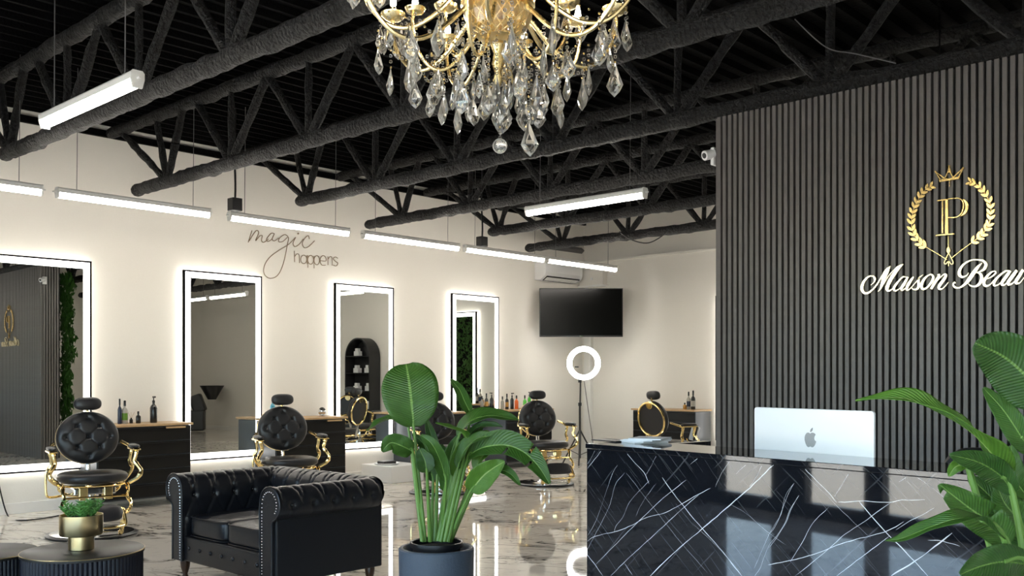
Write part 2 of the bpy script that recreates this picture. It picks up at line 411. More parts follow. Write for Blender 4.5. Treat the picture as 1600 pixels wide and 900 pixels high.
# ceiling: ribbed steel deck, ribs along y
D = MB(); x = -.1
prof = []
while x < X1+.1:
    prof += [(x, ZC), (x+.10, ZC), (x+.125, ZC-.045), (x+.155, ZC-.045)]; x += .18
vs = [(a, Y0-.2, z) for a, z in prof]+[(a, Y1+.2, z) for a, z in prof]; n = len(prof)
D.add(vs, [(i, i+1, n+i+1, n+i) for i in range(n-1)])
D.bb(-.2, X1+.2, Y0-.2, Y1+.2, ZC+.03, ZC+.15)
struct('ceiling', D, M['deck'], smooth=False, normals=False)
struct('trim_2', MB().bb(0, .05, Y0, Y1, ZC-.17, ZC-.10), M['deck'], smooth=False)

# partition faced with vertical slats, green wall on its back
PX0, PX1, PY = 6.66, 13.6, 6.05
pw = struct('wall_partition', MB().bb(PX0, PX1, PY+.034, PY+.30, 0, 3.27), M['slatback'], smooth=False)
sl = MB().bb(-.013, .013, 0, .036, 0, 3.265).build('slat', M['slat'], pw, smooth=False, loc=(PX0+.02, PY, 0))
x = PX0+.02; q = 0.0432
for i in range(1, 120): inst(sl, pw, (x+i*q, PY, 0))
ss = MB()
for i in range(120, int((PX1-PX0)/q)): ss.bb(x+i*q-.013, x+i*q+.013, PY, PY+.036, 0, 3.265)
ss.build('slats', M['slat'], pw, smooth=False, kind='stuff')
for i in range(6):
    MB().bb(PX0-.022, PX0, PY+.03+i*.043, PY+.057+i*.043, 0, 3.265).build('slat', M['slat'], pw, smooth=False)

# ivy on the back of the partition
G = MB(); rnd = random.Random(3)
for i in range(5200):
    u = rnd.random(); x = PX0+.05+3.6*u; z = .05+3.1*rnd.random(); y = PY+.40+.14*rnd.random()
    if i < 1900: y = PY+.40+(.10+.32*abs(noise.noise(Vector((0, 0, z*2.6)))))*rnd.random(); x = PX0+.03-.35*(y-PY-.38)+.25*rnd.random()
    c = Vector((x, y, z)); a = rnd.random()*6.28; s = .035+.05*rnd.random()
    d1 = Vector((math.cos(a), .35*rnd.uniform(-1, 1), math.sin(a)))*s; d2 = Vector((-math.sin(a), .5*rnd.uniform(-1, 1), math.cos(a)))*s*.45
    G.add([c-d1, c-d2*.9, c+d1, c+d2*.9], [(0, 1, 2, 3)])
o = G.build('ivy_wall', M['foliage'], smooth=False, normals=False, kind='stuff')
tag(o, 'dense green ivy covering the back of the slatted partition, seen in the mirrors', 'ivy')

# ================================================================ ROOF TRUSSES
def truss(y, x0, first, label):
    t = thing('roof_truss', label, 'truss', (x0, y, 3.33), group=None)
    sd = y*3.7
    def chord(xa, xb, z, r, nm):
        mb = MB(); n = int((xb-xa)/.045); pts = []; rs = []
        for i in range(n+1):
            x = xa+(xb-xa)*i/n
            pts.append((x-x0, .008*noise.noise(Vector((x*3, sd, 1))), z-3.33+.008*noise.noise(Vector((x*3, sd, 5)))))
            rs.append(r*(1+.12*noise.noise(Vector((x*8, sd, 2)))) * (.72 if i == 0 else 1))
        mb.tube(pts, rs, 11, jit=.16); return mb.build(nm, M['foam'], t)
    chord(x0, 13.35, 3.33, .064, 'bottom_chord')
    chord(.02, 13.5, 4.02, .060, 'top_chord')
    def web(a, b, r=.036):
        n = max(4, int((Vector(b)-Vector(a)).length/.06)); pts = []; rs = []
        for i in range(n+1):
            p = Vector(a).lerp(Vector(b), i/n)
            pts.append((p.x-x0, .006*noise.noise(p*5), p.z-3.33)); rs.append(r*(1+.25*noise.noise(Vector((p.x*7, sd, p.z*7)))))
        MB().tube(pts, rs, 8, jit=.15).build('web', M['foam'], t)
    xs = [first+1.2*k for k in range(10) if first+1.2*k < 13.3]
    for i, x in enumerate(xs):
        xl = x-.6 if i else max(.08, first-1.0)
        web((x-.03, y, 3.36), (xl, y, 4.0), .036)
        web((x, y, 3.36), (x+.01 if i else x-.22, y, 4.0), .030)
        web((x+.03, y, 3.36), (min(x+.6 if i else x+.33, 13.3), y, 4.0), .038)
        if i == 0: web((x+.62, y, 4.0), (x+1.15, y, 3.36), .034) if False else None
TR = [(1.55, .62, 1.25, 'black sprayed roof truss nearest the camera, its top chord at the upper left corner'),
      (3.07, 1.33, 1.48, 'black sprayed roof truss passing behind the left tube lamp and the chandelier'),
      (4.60, .62, 1.30, 'black sprayed roof truss whose chord starts above the second tube lamp of the wall row'),
      (6.12, 1.33, 1.48, 'black sprayed roof truss resting along the top of the slatted partition'),
      (7.65, .62, 1.30, 'black sprayed roof truss above the right hanging tube lamp, third from the back wall'),
      (9.17, 1.33, 1.48, 'black sprayed roof truss second from the back wall, lit by the right tube lamp'),
      (10.70, .62, 1.30, 'black sprayed roof truss nearest the back wall above the air conditioner')]
for a in TR: truss(*a)

# ================================================================ TUBE LAMPS
def tube_lamp(a, b, label, group, wires=(.12, .88)):
    """a, b: the two ends (x, y) of the lamp; hung at z"""
    z = 3.0; a = Vector((*a, z)); b = Vector((*b, z)); d = (b-a); L = d.length; rz = math.atan2(d.y, d.x)
    t = thing('tube_lamp', label, 'lamp', (a+b)/2, rz, group)
    h = MB(); pr = [(-.036, -.005), (-.036, .028), (-.026, .040), (.026, .040), (.036, .028), (.036, -.005)]
    h.prism(pr, lambda p, q, e: (e, p, q), -L/2+.012, L/2-.012); h.build('housing', M['white'], t, smooth=False)
    e = MB(); pr2 = [(-.032, -.006)]+[(.032*math.cos(PI+PI*k/8), -.006-.046*math.sin(PI*k/8)) for k in range(1, 8)]+[(.032, -.006)]
    e.prism(pr2, lambda p, q, w: (w, p, q), -L/2+.014, L/2-.014); e.build('diffuser', M['tube'], t, smooth=False)
    for s in (-1, 1):
        c = MB(); pr3 = [(-.038, -.006), (-.038, .029), (-.027, .042), (.027, .042), (.038, .029), (.038, -.006), (.026, -.053), (-.026, -.053)]
        c.prism(pr3, lambda p, q, w: (w, p, q), s*L/2-.014*s, s*L/2); c.build('end_cap', M['white'], t, smooth=False)
        MB().tube([(s*L/2, 0, 0), (s*(L/2+.03), 0, 0)], .008, 6).build('connector', M['white'], t)
    for w in wires:
        MB().tube([((w-.5)*L, 0, .04), ((w-.5)*L+.01, 0, ZC-z-.03)], .0032, 5).build('suspension_wire', M['greycable'], t)
    return t
gr = 'tube lamps in the row along the mirror wall'
ROW = [(1.7, 3.25, 'tube lamp cut by the left edge of the picture, first of the wall row'),
       (3.37, 4.83, 'tube lamp hanging between the first and second mirror, second of the wall row'),
       (5.04, 6.52, 'tube lamp hanging in front of the script wall sign'),
       (6.72, 8.21, 'tube lamp hanging above the third mirror, fourth of the wall row'),
       (8.32, 9.82, 'tube lamp fifth of the wall row, above the fourth mirror'),
       (9.89, 11.46, 'tube lamp farthest in the wall row, in front of the air conditioner')]
for ya, yb, lb in ROW: tube_lamp((1.72, ya), (1.72, yb), lb, gr)
tube_lamp((4.05, 2.38), (5.31, 2.38), 'large near tube lamp glowing at upper left over the first truss', 'tube lamps hung across the room')
tube_lamp((4.07, 6.88), (5.46, 6.88), 'tube lamp hung crosswise to the right, under the truss beside the partition', 'tube lamps hung across the room')
for xa, ya, nm in ((6.20, 10.0, 'tube lamp behind the partition, seen right in the second mirror'), (7.68, 10.0, 'tube lamp behind the partition, seen left in the second mirror'),
                   (4.07, 11.2, 'tube lamp near the back wall, seen in the third mirror'), (10.6, 10.0, 'added tube lamp over the wash area behind the partition'),  # wash area lamp is added for room light
                   (4.1, -.9, 'added fill tube lamp out of view, by the shop window left of the camera'), (6.6, -.9, 'added fill tube lamp out of view, by the shop window behind the camera'),
                   (9.1, -.9, 'added fill tube lamp out of view, by the shop window near the desk'), (11.3, .9, 'added fill tube lamp out of view, right of the camera'), (11.3, 4.0, 'added fill tube lamp out of view, right of the desk')):  # shop window and right-hand lamps are added fill, out of view
    tube_lamp((xa, ya), (xa+1.35, ya), nm, 'tube lamps hung across the room')
# power boxes dropped from the trusses
for px, py, lb in ((367, 320, 'black power box hanging on a cord left of the script sign'), (753, 378, 'black power box hanging on a cord over the fourth mirror')):
    p = on_x(px, py, 1.55)
    t = thing('power_box', lb, 'power box', p)
    MB().box((0, 0, 0), (.11, .11, .13)).build('box', M['black'], t, smooth=False, bevel=.006)
    pts = [(0.01*math.sin(z*9), 0, z) for z in [.06+i*(ZC-p.z-.08)/12 for i in range(13)]]
    MB().tube(pts, .012, 6, jit=.2).build('cord', M['black'], t)

# ================================================================ CHANDELIER
CH = at(778, 300, 3.46); cx, cy = CH.x, CH.y
ch = thing('chandelier', 'large gold and crystal chandelier hanging at the top of the picture', 'chandelier', (cx, cy, 2.62))
zb = 2.62
def L(x, y, z): return (x, y, z-zb)
MB().tube([L(0, 0, 2.9), L(0, 0, ZC-.02)], .012, 8).build('hanging_rod', M['chandgold'], ch)
MB().lathe([(.01, 3.3-zb), (.04, 3.28-zb), (.05, 3.2-zb), (.03, 3.12-zb), (.03, 3.0-zb), (.07, 2.93-zb), (.05, 2.86-zb), (.03, 2.80-zb)], 16).build('column', M['chandgold'], ch)
MB().lathe([(.03, 2.82-zb), (.12, 2.79-zb), (.135, 2.765-zb), (.135, 2.74-zb), (.12, 2.73-zb)], 32).build('bowl_rim', M['chandgold'], ch)
# cut glass bowl over a gold lattice
MB().lathe([(.128, 2.745-zb), (.125, 2.70-zb), (.105, 2.655-zb), (.07, 2.625-zb), (.02, 2.61-zb)], 20).build('glass_bowl', M['crystal'], ch, smooth=False)
lat = MB()
for k in range(18):
    for sg in (-1, 1):
        pts = []
        for i in range(9):
            t = i/8; r = .118*math.cos(t*1.25)**.7; a = 2*PI*k/18+sg*t*1.1
            pts.append(L(r*math.cos(a), r*math.sin(a), 2.745-.12*math.sin(t*1.5)))
        lat.tube(pts, .0022, 4)
lat.build('bowl_lattice', M['chandgold'], ch, kind='stuff')
MB().lathe([(.02, 2.62-zb), (.028, 2.60-zb), (.016, 2.57-zb), (.022, 2.53-zb), (.012, 2.50-zb), (.018, 2.47-zb), (.004, 2.44-zb)], 12).build('finial', M['chandgold'], ch)
def crystal_mesh(h, w, d):
    mb = MB(); n = 6; prof = [(.06, 0), (.55, -.34), (1.0, -.66), (.62, -.86), (.03, -1.0)]
    vs = []
    for i, (r, z) in enumerate(prof):
        for k in range(n):
            a = 2*PI*(k+(.5 if i % 2 else 0))/n; vs.append((r*w*math.cos(a), r*d*math.sin(a), z*h))
    fs = []
    for i in range(len(prof)-1):
        for k in range(n):
            a, b, c, e = i*n+k, i*n+(k+1) % n, (i+1)*n+k, (i+1)*n+(k+1) % n
            if i % 2: fs += [(a, b, e), (a, e, c)]
            else: fs += [(a, b, c), (b, e, c)]
    fs += [tuple(range(n))[::-1], tuple((len(prof)-1)*n+k for k in range(n))]
    mb.add(vs, fs); return mb
CM = [crystal_mesh(.125, .033, .015).build('crystal_drop', M['crystal'], ch, smooth=False, loc=L(0, 0, 2.42)),
      crystal_mesh(.104, .029, .014).build('crystal_drop', M['crystal'], ch, smooth=False, loc=L(.03, 0, 2.45)),
      crystal_mesh(.092, .020, .012).build('crystal_drop', M['crystal'], ch, smooth=False, loc=L(-.03, 0, 2.45))]
rnd = random.Random(11)
def drop(x, y, z, k=None, sc=1.):
    k = rnd.choice((0, 0, 1, 1, 2)) if k is None else k
    inst(CM[k], ch, L(x, y, z), name='crystal_drop', rot=(rnd.uniform(-.06, .06), rnd.uniform(-.06, .06), rnd.random()*6.28), scale=(sc, sc, sc))
chain_g = MB(); chain_c = MB()
def chain(p, q, sag=0.):
    p = Vector(p); q = Vector(q); ln = (q-p).length; n = max(2, int(ln/.017))
    for i in range(n+1):
        t = i/n; c = p.lerp(q, t); c.z -= sag*4*t*(1-t)
        (chain_c if i % 3 else chain_g).sphere(c, .0070 if i % 3 else .0048, 6, 4)
for k in range(12):
    a = 2*PI*(k+.3)/12; ca, sa = math.cos(a), math.sin(a)
    up = .10 if k % 2 else 0.
    pr = [(.04, 2.76+up), (.12, 2.72+up), (.22, 2.625+up), (.31, 2.575+up), (.40, 2.585+up), (.475, 2.66+up), (.505, 2.75+up), (.50, 2.80+up)]
    MB().tube([L(r*ca, r*sa, z) for r, z in cr(pr, 5)], [.0085]*36, 8).build('arm', M['chandgold'], ch)
    ex, ey, ez = .50*ca, .50*sa, 2.80+up
    cup = MB().lathe([(.008, 0), (.03, .004), (.045, .016), (.05, .03), (.042, .028), (.012, .02), (.012, .055)], 14, L(ex, ey, ez-.01)).build('bobeche', M['chandgold'], ch)
    MB().lathe([(.006, .0), (.012, .012), (.010, .03), (.003, .055)], 8, L(ex, ey, ez+.045)).build('bulb', M['bulb'], ch)
    for j in range(6):
        b = 2*PI*j/6; dx, dy = ex+.05*math.cos(b), ey+.05*math.sin(b)
        if not up or j % 2: 
            chain(L(dx, dy, ez+.01), L(dx, dy, ez-.035)); drop(dx, dy, ez-.04, rnd.choice((1, 2)))
    # inner lower arm loops
    a2 = a+PI/12; c2, s2 = math.cos(a2), math.sin(a2)
    if k % 2:
        pr = [(.05, 2.70), (.10, 2.60), (.17, 2.515), (.235, 2.50), (.29, 2.56), (.31, 2.66), (.30, 2.70)]
        MB().tube([L(r*c2, r*s2, z) for r, z in cr(pr, 5)], .0065, 8).build('arm', M['chandgold'], ch)
        MB().lathe([(.006, 0), (.03, .006), (.038, .022), (.03, .02), (.008, .015), (.008, .03)], 12, L(.30*c2, .30*s2, 2.69)).build('bobeche', M['chandgold'], ch)
        MB().lathe([(.006, .0), (.011, .010), (.009, .024), (.003, .045)], 8, L(.30*c2, .30*s2, 2.72)).build('bulb', M['bulb'], ch)
# cascades of bead strings ending in drops
for r, n, zt, zbm in ((.045, 4, 2.62, 2.455), (.10, 9, 2.66, 2.45), (.17, 10, 2.56, 2.455), (.24, 12, 2.60, 2.47), (.33, 14, 2.59, 2.50), (.42, 14, 2.62, 2.555)):
    for i in range(n):
        a = 2*PI*(i+.5*rnd.random())/n; rr = r*(1+.08*rnd.uniform(-1, 1)); x, y = rr*math.cos(a), rr*math.sin(a)
        zz = zbm+rnd.uniform(-.03, .03)
        chain(L(x, y, zt), L(x, y, zz)); drop(x, y, zz-.004)
for i in range(16):       # swags between the rings
    a, b = 2*PI*i/16, 2*PI*(i+1)/16
    chain(L(.24*math.cos(a), .24*math.sin(a), 2.56), L(.24*math.cos(b), .24*math.sin(b), 2.56), .05)
    if i % 2 == 0: chain(L(.42*math.cos(a), .42*math.sin(a), 2.62), L(.24*math.cos(b), .24*math.sin(b), 2.55), .06)
chain(L(0, 0, 2.44), L(0, 0, 2.36)); drop(0, 0, 2.375, 2)
chain(L(.01, 0, 2.30), L(.01, 0, 2.262))
MB().sphere(L(.01, 0, 2.232), .027, 16, 10).build('crystal_ball', M['crystal'], ch)
e = at(826, 190, 3.40); drop(e.x-cx, e.y-cy, e.z, 0); chain(L(e.x-cx, e.y-cy, 2.5), L(e.x-cx, e.y-cy, e.z))
chain_c.build('bead_strings', M['crystal'], ch, kind='stuff'); chain_g.build('chain_links', M['chandgold'], ch, kind='stuff')

# ================================================================ MIRRORS
def wall_mirror(name_label, y0, y1, wall='left', rz=0.):
    w = y1-y0; z0, z1 = .415, 2.615; h = z1-z0
    if wall == 'left': t = thing('wall_mirror', name_label, 'mirror', (.05, (y0+y1)/2, z0), rz, 'lit mirrors along the walls')
    else: t = thing('wall_mirror', name_label, 'mirror', ((y0+y1)/2, Y1-.05-.05, z0), -PI/2, 'lit mirrors along the walls')
    # local: x out of the wall, y along, z up
    b = .085
    MB().bb(0, .028, -w/2+.012, w/2-.012, .012, h-.012).build('back_panel', M['white'], t, smooth=False)
    fr = MB()
    for (a0, a1, c0, c1) in ((-w/2, w/2, 0, .018), (-w/2, w/2, h-.018, h), (-w/2, -w/2+.018, .018, h-.018), (w/2-.018, w/2, .018, h-.018)): fr.bb(0, .038, a0, a1, c0, c1)
    fr.build('frame', M['frame'], t, smooth=False)
    ld = MB(); i0 = .018; 
    for (a0, a1, c0, c1) in ((-w/2+i0, w/2-i0, i0, b), (-w/2+i0, w/2-i0, h-b, h-i0), (-w/2+i0, -w/2+b, b, h-b), (w/2-b, w/2-i0, b, h-b)): ld.bb(.028, .032, a0, a1, c0, c1)
    ld.build('led_border', M['led'], t, smooth=False)
    MB().bb(.028, .031, -w/2+b, w/2-b, b, h-b).build('glass', M['mirror'], t, smooth=False)
    hb = MB(); e = .03
    for (a0, a1, c0, c1) in ((-w/2+e, w/2-e, e, e+.02), (-w/2+e, w/2-e, h-e-.02, h-e), (-w/2+e, -w/2+e+.02, e, h-e), (w/2-e-.02, w/2-e, e, h-e)): hb.bb(-.012, -.002, a0, a1, c0, c1)
    hb.build('backlight_strip', M['halo'], t, smooth=False)
    for s in (-1, 1): MB().bb(-.05, 0, s*w*.3-.05, s*w*.3+.05, h*.5, h*.5+.1).build('bracket', M['black'], t, smooth=False)
    return t
wall_mirror('lit wall mirror cut by the left edge, behind the first chair', 3.36, 4.375, rz=-.021)
wall_mirror('lit wall mirror behind the loveseat, second from the left', 5.43, 6.455)
wall_mirror('lit wall mirror left of the big leaf, third from the left', 7.55, 8.545)
wall_mirror('lit wall mirror right of the tall potted plant, fourth from the left', 9.655, 10.65)
wall_mirror('lit wall mirror on the back wall, hidden by the slatted partition edge', 2.66, 3.66, 'back')

# ================================================================ CABINETS
def cabinet(label, w, front_left_x, loc, rz, tab=True, sidep=True):
    """local: x out of the wall (front at .5), y along the wall"""
    t = thing('drawer_cabinet', label, 'cabinet', loc, rz, 'black drawer cabinets between the mirrors')
    z0, z1 = .09, .885
    MB().bb(.02, .455, -w/2, w/2, z0, z1-.03).build('body', M['cabside'], t, smooth=False, bevel=.003)
    MB().bb(.0, .50, -w/2-.01, w/2+.01, z1-.025, z1).build('worktop', M['wood'], t, smooth=False, bevel=.003)
    n = 5; hh = (z1-.03-z0-.02)/n
    for i in range(n):
        a = z0+.01+i*hh
        d = MB().bb(.457, .473, -w/2+.012, w/2-.012, a+.006, a+hh-.006).build('drawer', M['cabfront'], t, smooth=False, bevel=.003)
        MB().bb(.473, .486, -w/2+.03, w/2-.03, a+hh-.03, a+hh-.018).build('handle', M['cabfront'], d, smooth=False)
    if tab: MB().bb(.475, .494, w/2-.30, w/2-.08, z1-.055, z1-.036).build('pull_tab', M['wood'], t, smooth=False)
    for sx in (.08, .40):
        for sy in (-1, 1):
            c = MB().lathe([(.014, .06), (.014, .10)], 8, (sx, sy*(w/2-.07), 0)).build('caster', M['blackmetal'], t)
            MB().tube([(sx, sy*(w/2-.07)-.012, .032), (sx, sy*(w/2-.07)+.012, .032)], .032, 14).build('wheel', M['black'], c)
    return t
cabinet('black drawer cabinet with wood top behind the first chair', 1.04, 0, (.035, 4.775, 0), 0)
cabinet('black drawer cabinet with wood top behind the second chair', 1.03, 0, (.035, 6.895, 0), 0)
cabinet('dark drawer cabinet mostly hidden behind the tall potted plant', 1.03, 0, (.035, 9.08, 0), 0, tab=False)
cabinet('slate drawer cabinet carrying coloured bottles left of the fourth chair', 1.05, 0, (.035, 10.9, 0), 0, tab=False)
cabinet('black drawer cabinet against the back wall beyond the desk', 1.14, 0, (1.99, Y1-.085, 0), -PI/2, tab=False)

def bottle(label, x, y, h, r, body, cap='blk', style=0, z=.885, sq=False, lab=None):
    t = thing('bottle', label, 'bottle', (x, y, z))
    n = 4 if sq else 12
    b = [(r*.9, 0), (r, h*.04), (r, h*.56), (r*.8, h*.63), (r*.36, h*.70), (r*.34, h*.78)]
    MB().lathe(b, n).build('body', M['b_'+body], t)
    if style == 0: MB().lathe([(r*.42, h*.76), (r*.42, h*.97), (r*.3, h)], 10).build('cap', M['b_'+cap], t)
    else:
        MB().lathe([(r*.4, h*.76), (r*.4, h*.84), (r*.16, h*.85), (r*.16, h*.95)], 10).bb(-.012, .035, -.009, .009, h*.94, h).build('cap', M['b_'+cap], t)
    if lab: MB().lathe([(r*1.02, h*.16), (r*1.02, h*.46)], n).build('paper_label', M['b_'+lab], t)
    return t
def bo(px, label, h, r, body, x=.30, **k):
    p = on_x(px, 660, x); return bottle(label, x, p.y, h, r, body, **k)
bo(187, 'slim navy bottle on the first cabinet, left of the green one', .27, .022, 'navy')
bo(195, 'green labelled bottle with black cap on the first cabinet', .25, .030, 'clear', lab='green')
bo(216, 'small round black bottle on the middle of the first cabinet', .13, .026, 'blk')
bo(240, 'tall black pump bottle near the right end of the first cabinet', .29, .038, 'blk', style=1)
bo(426, 'blue bottle with black cap beside the second chair', .25, .030, 'blue', x=.22)
bo(785, 'clear bottle at the left end of the bottle row', .20, .026, 'clear', x=.3)
bo(792, 'dark bottle with black cap, second in the bottle row', .24, .028, 'blk', lab='amber')
bo(800, 'dark pump bottle, third in the bottle row', .25, .028, 'blk', style=1)
bo(807, 'orange red bottle on the slate cabinet', .21, .030, 'orange')
bo(820, 'lime green bottle left of the fourth chair', .21, .028, 'lime')
bo(827, 'green bottle with tall black pump beside the fourth chair', .26, .028, 'lime', style=1, cap='blk')
bo(833, 'yellow bottle half hidden by the fourth chair', .19, .02, 'yellow')
def boy(px, label, h, r, body, **k):
    p = on_y(px, 640, 12.5); return bottle(label, p.x, 12.5, h, r, body, **k)
boy(1076, 'clear bottle with black nozzle on the back wall cabinet', .27, .030, 'clear', lab='navy')
boy(1083, 'black labelled bottle on the right of the back wall cabinet', .29, .034, 'blk', lab='clear')
boy(1070, 'small amber jar beside the clear bottle on the back cabinet', .10, .028, 'amber')
# twig diffuser and dome on the cabinets
p = on_x(205, 660, .25); t = thing('reed_diffuser', 'tiny reed diffuser with golden bow on the first cabinet', 'diffuser', (.25, p.y, .885))
MB().lathe([(.018, 0), (.018, .04), (.008, .05), (.008, .06)], 10).build('jar', M['b_blk'], t)
for s in (-1, 0, 1): MB().tube([(0, 0, .05), (.01*s, .03*s, .12)], .0016, 4).build('reed', M['wood'], t)
p = on_x(503, 655, .28); t = thing('round_mirror_stand', 'small round chrome and black ball ornament on the second cabinet', 'ornament', (.28, p.y, .885))
MB().lathe([(.035, 0), (.04, .01), (.03, .015)], 14).build('base', M['chrome'], t)
MB().sphere((0, 0, .06), .05, 16, 10).build('ball', M['chrome'], t)
MB().sphere((0.004, 0, .072), .044, 16, 10).build('dome', M['b_blk'], t)
# ================================================================ BARBER CHAIRS (local front = -y)
def tuft_back(a, b, yf, thick, pits, name, parent, m):
    """round cushion in the xz plane, tufted towards -y"""
    mb = MB(); NR, NA = 26, 72
    lines = []
    for i in range(len(pits)):
        for j in range(i+1, len(pits)):
            d = math.hypot(pits[i][0]-pits[j][0], pits[i][1]-pits[j][1])
            if d < .175 and abs(pits[i][0]-pits[j][0]) > .03 and abs(pits[i][1]-pits[j][1]) > .03: lines.append((pits[i], pits[j]))
    for px, pz in pits:      # creases running out to the rim
        rr = math.hypot(px, pz)
        if rr > .13: lines.append(((px, pz), (px/rr*.24, pz/rr*.24)))
    def seg(x, z, l):
        (x0, z0), (x1, z1) = l; dx, dz = x1-x0, z1-z0; t = max(0, min(1, ((x-x0)*dx+(z-z0)*dz)/(dx*dx+dz*dz)))
        return math.hypot(x-x0-t*dx, z-z0-t*dz)
    vs = [(0, 0, 0)]; 
    def fn(u, v):
        an = 2*PI*u; rho = v
        x = a*rho*math.cos(an); z = b*rho*math.sin(an)
        h = thick*(1-rho**5)**.6 if rho < 1 else 0
        k = (1-rho**6)
        pit = sum(math.exp(-((x-p)**2+(z-q)**2)/.00045) for p, q in pits)*.028
        cr_ = max([math.exp(-(seg(x, z, l)/.0075)**2) for l in lines] or [0])*.006
        return (x, yf-h+(pit+cr_)*k, z)
    mb.grid(lambda u, v: fn(u, max(v, .001)), NA, NR, cu=True)
    n0 = NA*(NR-1)
    # rear
    o = len(mb.v)
    vs = []
    for v, d in ((1.0, .025), (.97, .04), (.5, .045), (.01, .045)):
        for i in range(NA):
            an = 2*PI*i/NA; vs.append((a*v*math.cos(an), yf+d, b*v*math.sin(an)))
    mb.v += vs
    for i in range(NA): mb.f.append((n0+i, n0+(i+1) % NA, o+(i+1) % NA, o+i))
    for j in range(3):
        for i in range(NA): mb.f.append((o+j*NA+i, o+j*NA+(i+1) % NA, o+(j+1)*NA+(i+1) % NA, o+(j+1)*NA+i))
    ob = mb.build(name, m, parent)
    return ob, fn
PITS = [(0, .175), (-.095, .10), (.095, .10), (-.185, .005), (0, .005), (.185, .005), (-.095, -.09), (.095, -.09), (0, -.17)]
def make_barber():
    t = thing('barber_chair', 'x', 'barber chair', (0, 0, 0), 0, 'black and gold barber chairs')
    gd = M['gold']; vn = M['vinyl']
    bs = MB().lathe([(.36, 0), (.375, .008), (.375, .016), (.355, .024)], 48).build('base_plate', M['blackmetal'], t)
    MB().lathe([(.345, .024), (.345, .029), (.12, .034), (.09, .05), (.075, .07)], 40).build('base_cap', M['chrome'], t)
    MB().lathe([(.062, .05), (.062, .30), (.085, .305), (.085, .34), (.055, .345), (.055, .43)], 20).build('column', M['chrome'], t)
    # underseat housing
    MB().bb(-.17, .17, -.15, .17, .37, .43).build('seat_housing', M['chrome'], t, smooth=False, bevel=.01)
    for s in (-1, 1): MB().bb(s*.10-.035, s*.10+.035, -.20, -.15, .33, .44).build('housing_plate', gd, t, smooth=False, bevel=.006)
    # seat
    def seatfn(u, v):
        an = 2*PI*u; ph = -PI/2+PI*v
        c = abs(math.cos(ph))**.35; sx = math.copysign(abs(math.cos(an))**.8, math.cos(an)); sy = math.copysign(abs(math.sin(an))**.8, math.sin(an))
        return (.285*c*sx, -.03+.25*c*sy, .515+.052*math.copysign(abs(math.sin(ph))**.75, math.sin(ph)) - .008*(1-c))
    MB().grid(seatfn, 40, 14, cu=True).build('seat', vn, t)
    MB().tube([(.255*math.copysign(abs(math.cos(a))**.8, math.cos(a)), -.03+.23*math.copysign(abs(math.sin(a))**.8, math.sin(a)), .455) for a in [2*PI*k/36 for k in range(36)]], .011, 8, closed=True).build('seat_frame', gd, t)
    # back
    bz, by, tilt = .845, .22, .16
    be = bpy.data.objects.new('backrest_assembly', None)
    R = Matrix.Rotation(-tilt, 3, 'X')
    def T(o): o.rotation_euler = (-tilt, 0, 0); o.location = (0, by, bz); return o
    ob, fn = tuft_back(.262, .235, 0, .05, PITS, 'backrest', t, vn); T(ob)
    bt = None
    for p, q in PITS:
        y = fn((math.atan2(q/.235, p/.262)/(2*PI)) % 1, math.hypot(p/.262, q/.235))[1]
        if bt is None: bt = MB().sphere((0, 0, 0), .012, 8, 6, (1, .6, 1)).build('button', M['button'], ob); bt.location = (p, y-.004, q)
        else: inst(bt, ob, (p, y-.004, q))
    T(MB().tube([(.246*math.cos(a), .052, .220*math.sin(a)) for a in [2*PI*k/56 for k in range(56)]], .015, 8, closed=True).build('back_ring', gd, t))
    T(MB().prism([(.058*math.cos(2*PI*k/20), .185+.05*math.sin(2*PI*k/20)) for k in range(20)], lambda p, q, e: (p, e, q), .044, .062).build('back_ornament', gd, t, bevel=.004))
    T(MB().lathe([(.012, .20), (.012, .32)], 8).build('headrest_post', gd, t))
    def head(u, v):
        an = 2*PI*u; ph = -PI/2+PI*v; c = abs(math.cos(ph))**.55
        sx = math.copysign(abs(math.cos(an))**.8, math.cos(an)); sy = math.copysign(abs(math.sin(an))**.8, math.sin(an))
        return (.118*c*sx, -.035+.048*c*sy, .300+.058*math.copysign(abs(math.sin(ph))**.85, math.sin(ph)))
    T(MB().grid(head, 32, 14, cu=True).build('headrest', vn, t))
    MB().tube([(0, .24, .62), (0, .20, .42)], .022, 8).build('back_bracket', M['chrome'], t)
    def orn(pts, r, nm, n=8, bead=.45):
        c = cr(pts, 6); N = len(c)
        rs = [r*(1+.6*bead*max(0, math.sin(i*.52))**4) for i in range(N)]
        return MB().tube(c, rs, n).build(nm, gd, t)
    for s in (-1, 1):
        # armrest pad on its gold tray
        pad = MB()
        def pf(u, v):
            an = 2*PI*u; ph = -PI/2+PI*v; c = abs(math.cos(ph))**.5
            return (s*.335+.036*c*math.copysign(abs(math.cos(an))**.7, math.cos(an)), -.07+.135*c*math.copysign(abs(math.sin(an))**.7, math.sin(an)), .775+.018*math.sin(ph))
        pad.grid(pf, 20, 8, cu=True).build('armrest', vn, t)
        MB().bb(s*.335-.034, s*.335+.034, -.20, .06, .742, .758).build('arm_tray', gd, t, smooth=False, bevel=.008)
        orn([(s*.335, -.17, .745), (s*.328, -.175, .70), (s*.318, -.17, .65), (s*.345, -.185, .605), (s*.368, -.20, .56), (s*.34, -.20, .505), (s*.275, -.17, .462)], .0175, 'arm_post')
        orn([(s*.335, .03, .745), (s*.325, .03, .69), (s*.320, .04, .63), (s*.345, .05, .57), (s*.31, .06, .50), (s*.265, .06, .458)], .0155, 'arm_post')
        orn([(s*.335, .055, .75), (s*.325, .12, .77), (s*.28, .20, .80)], .014, 'arm_link')
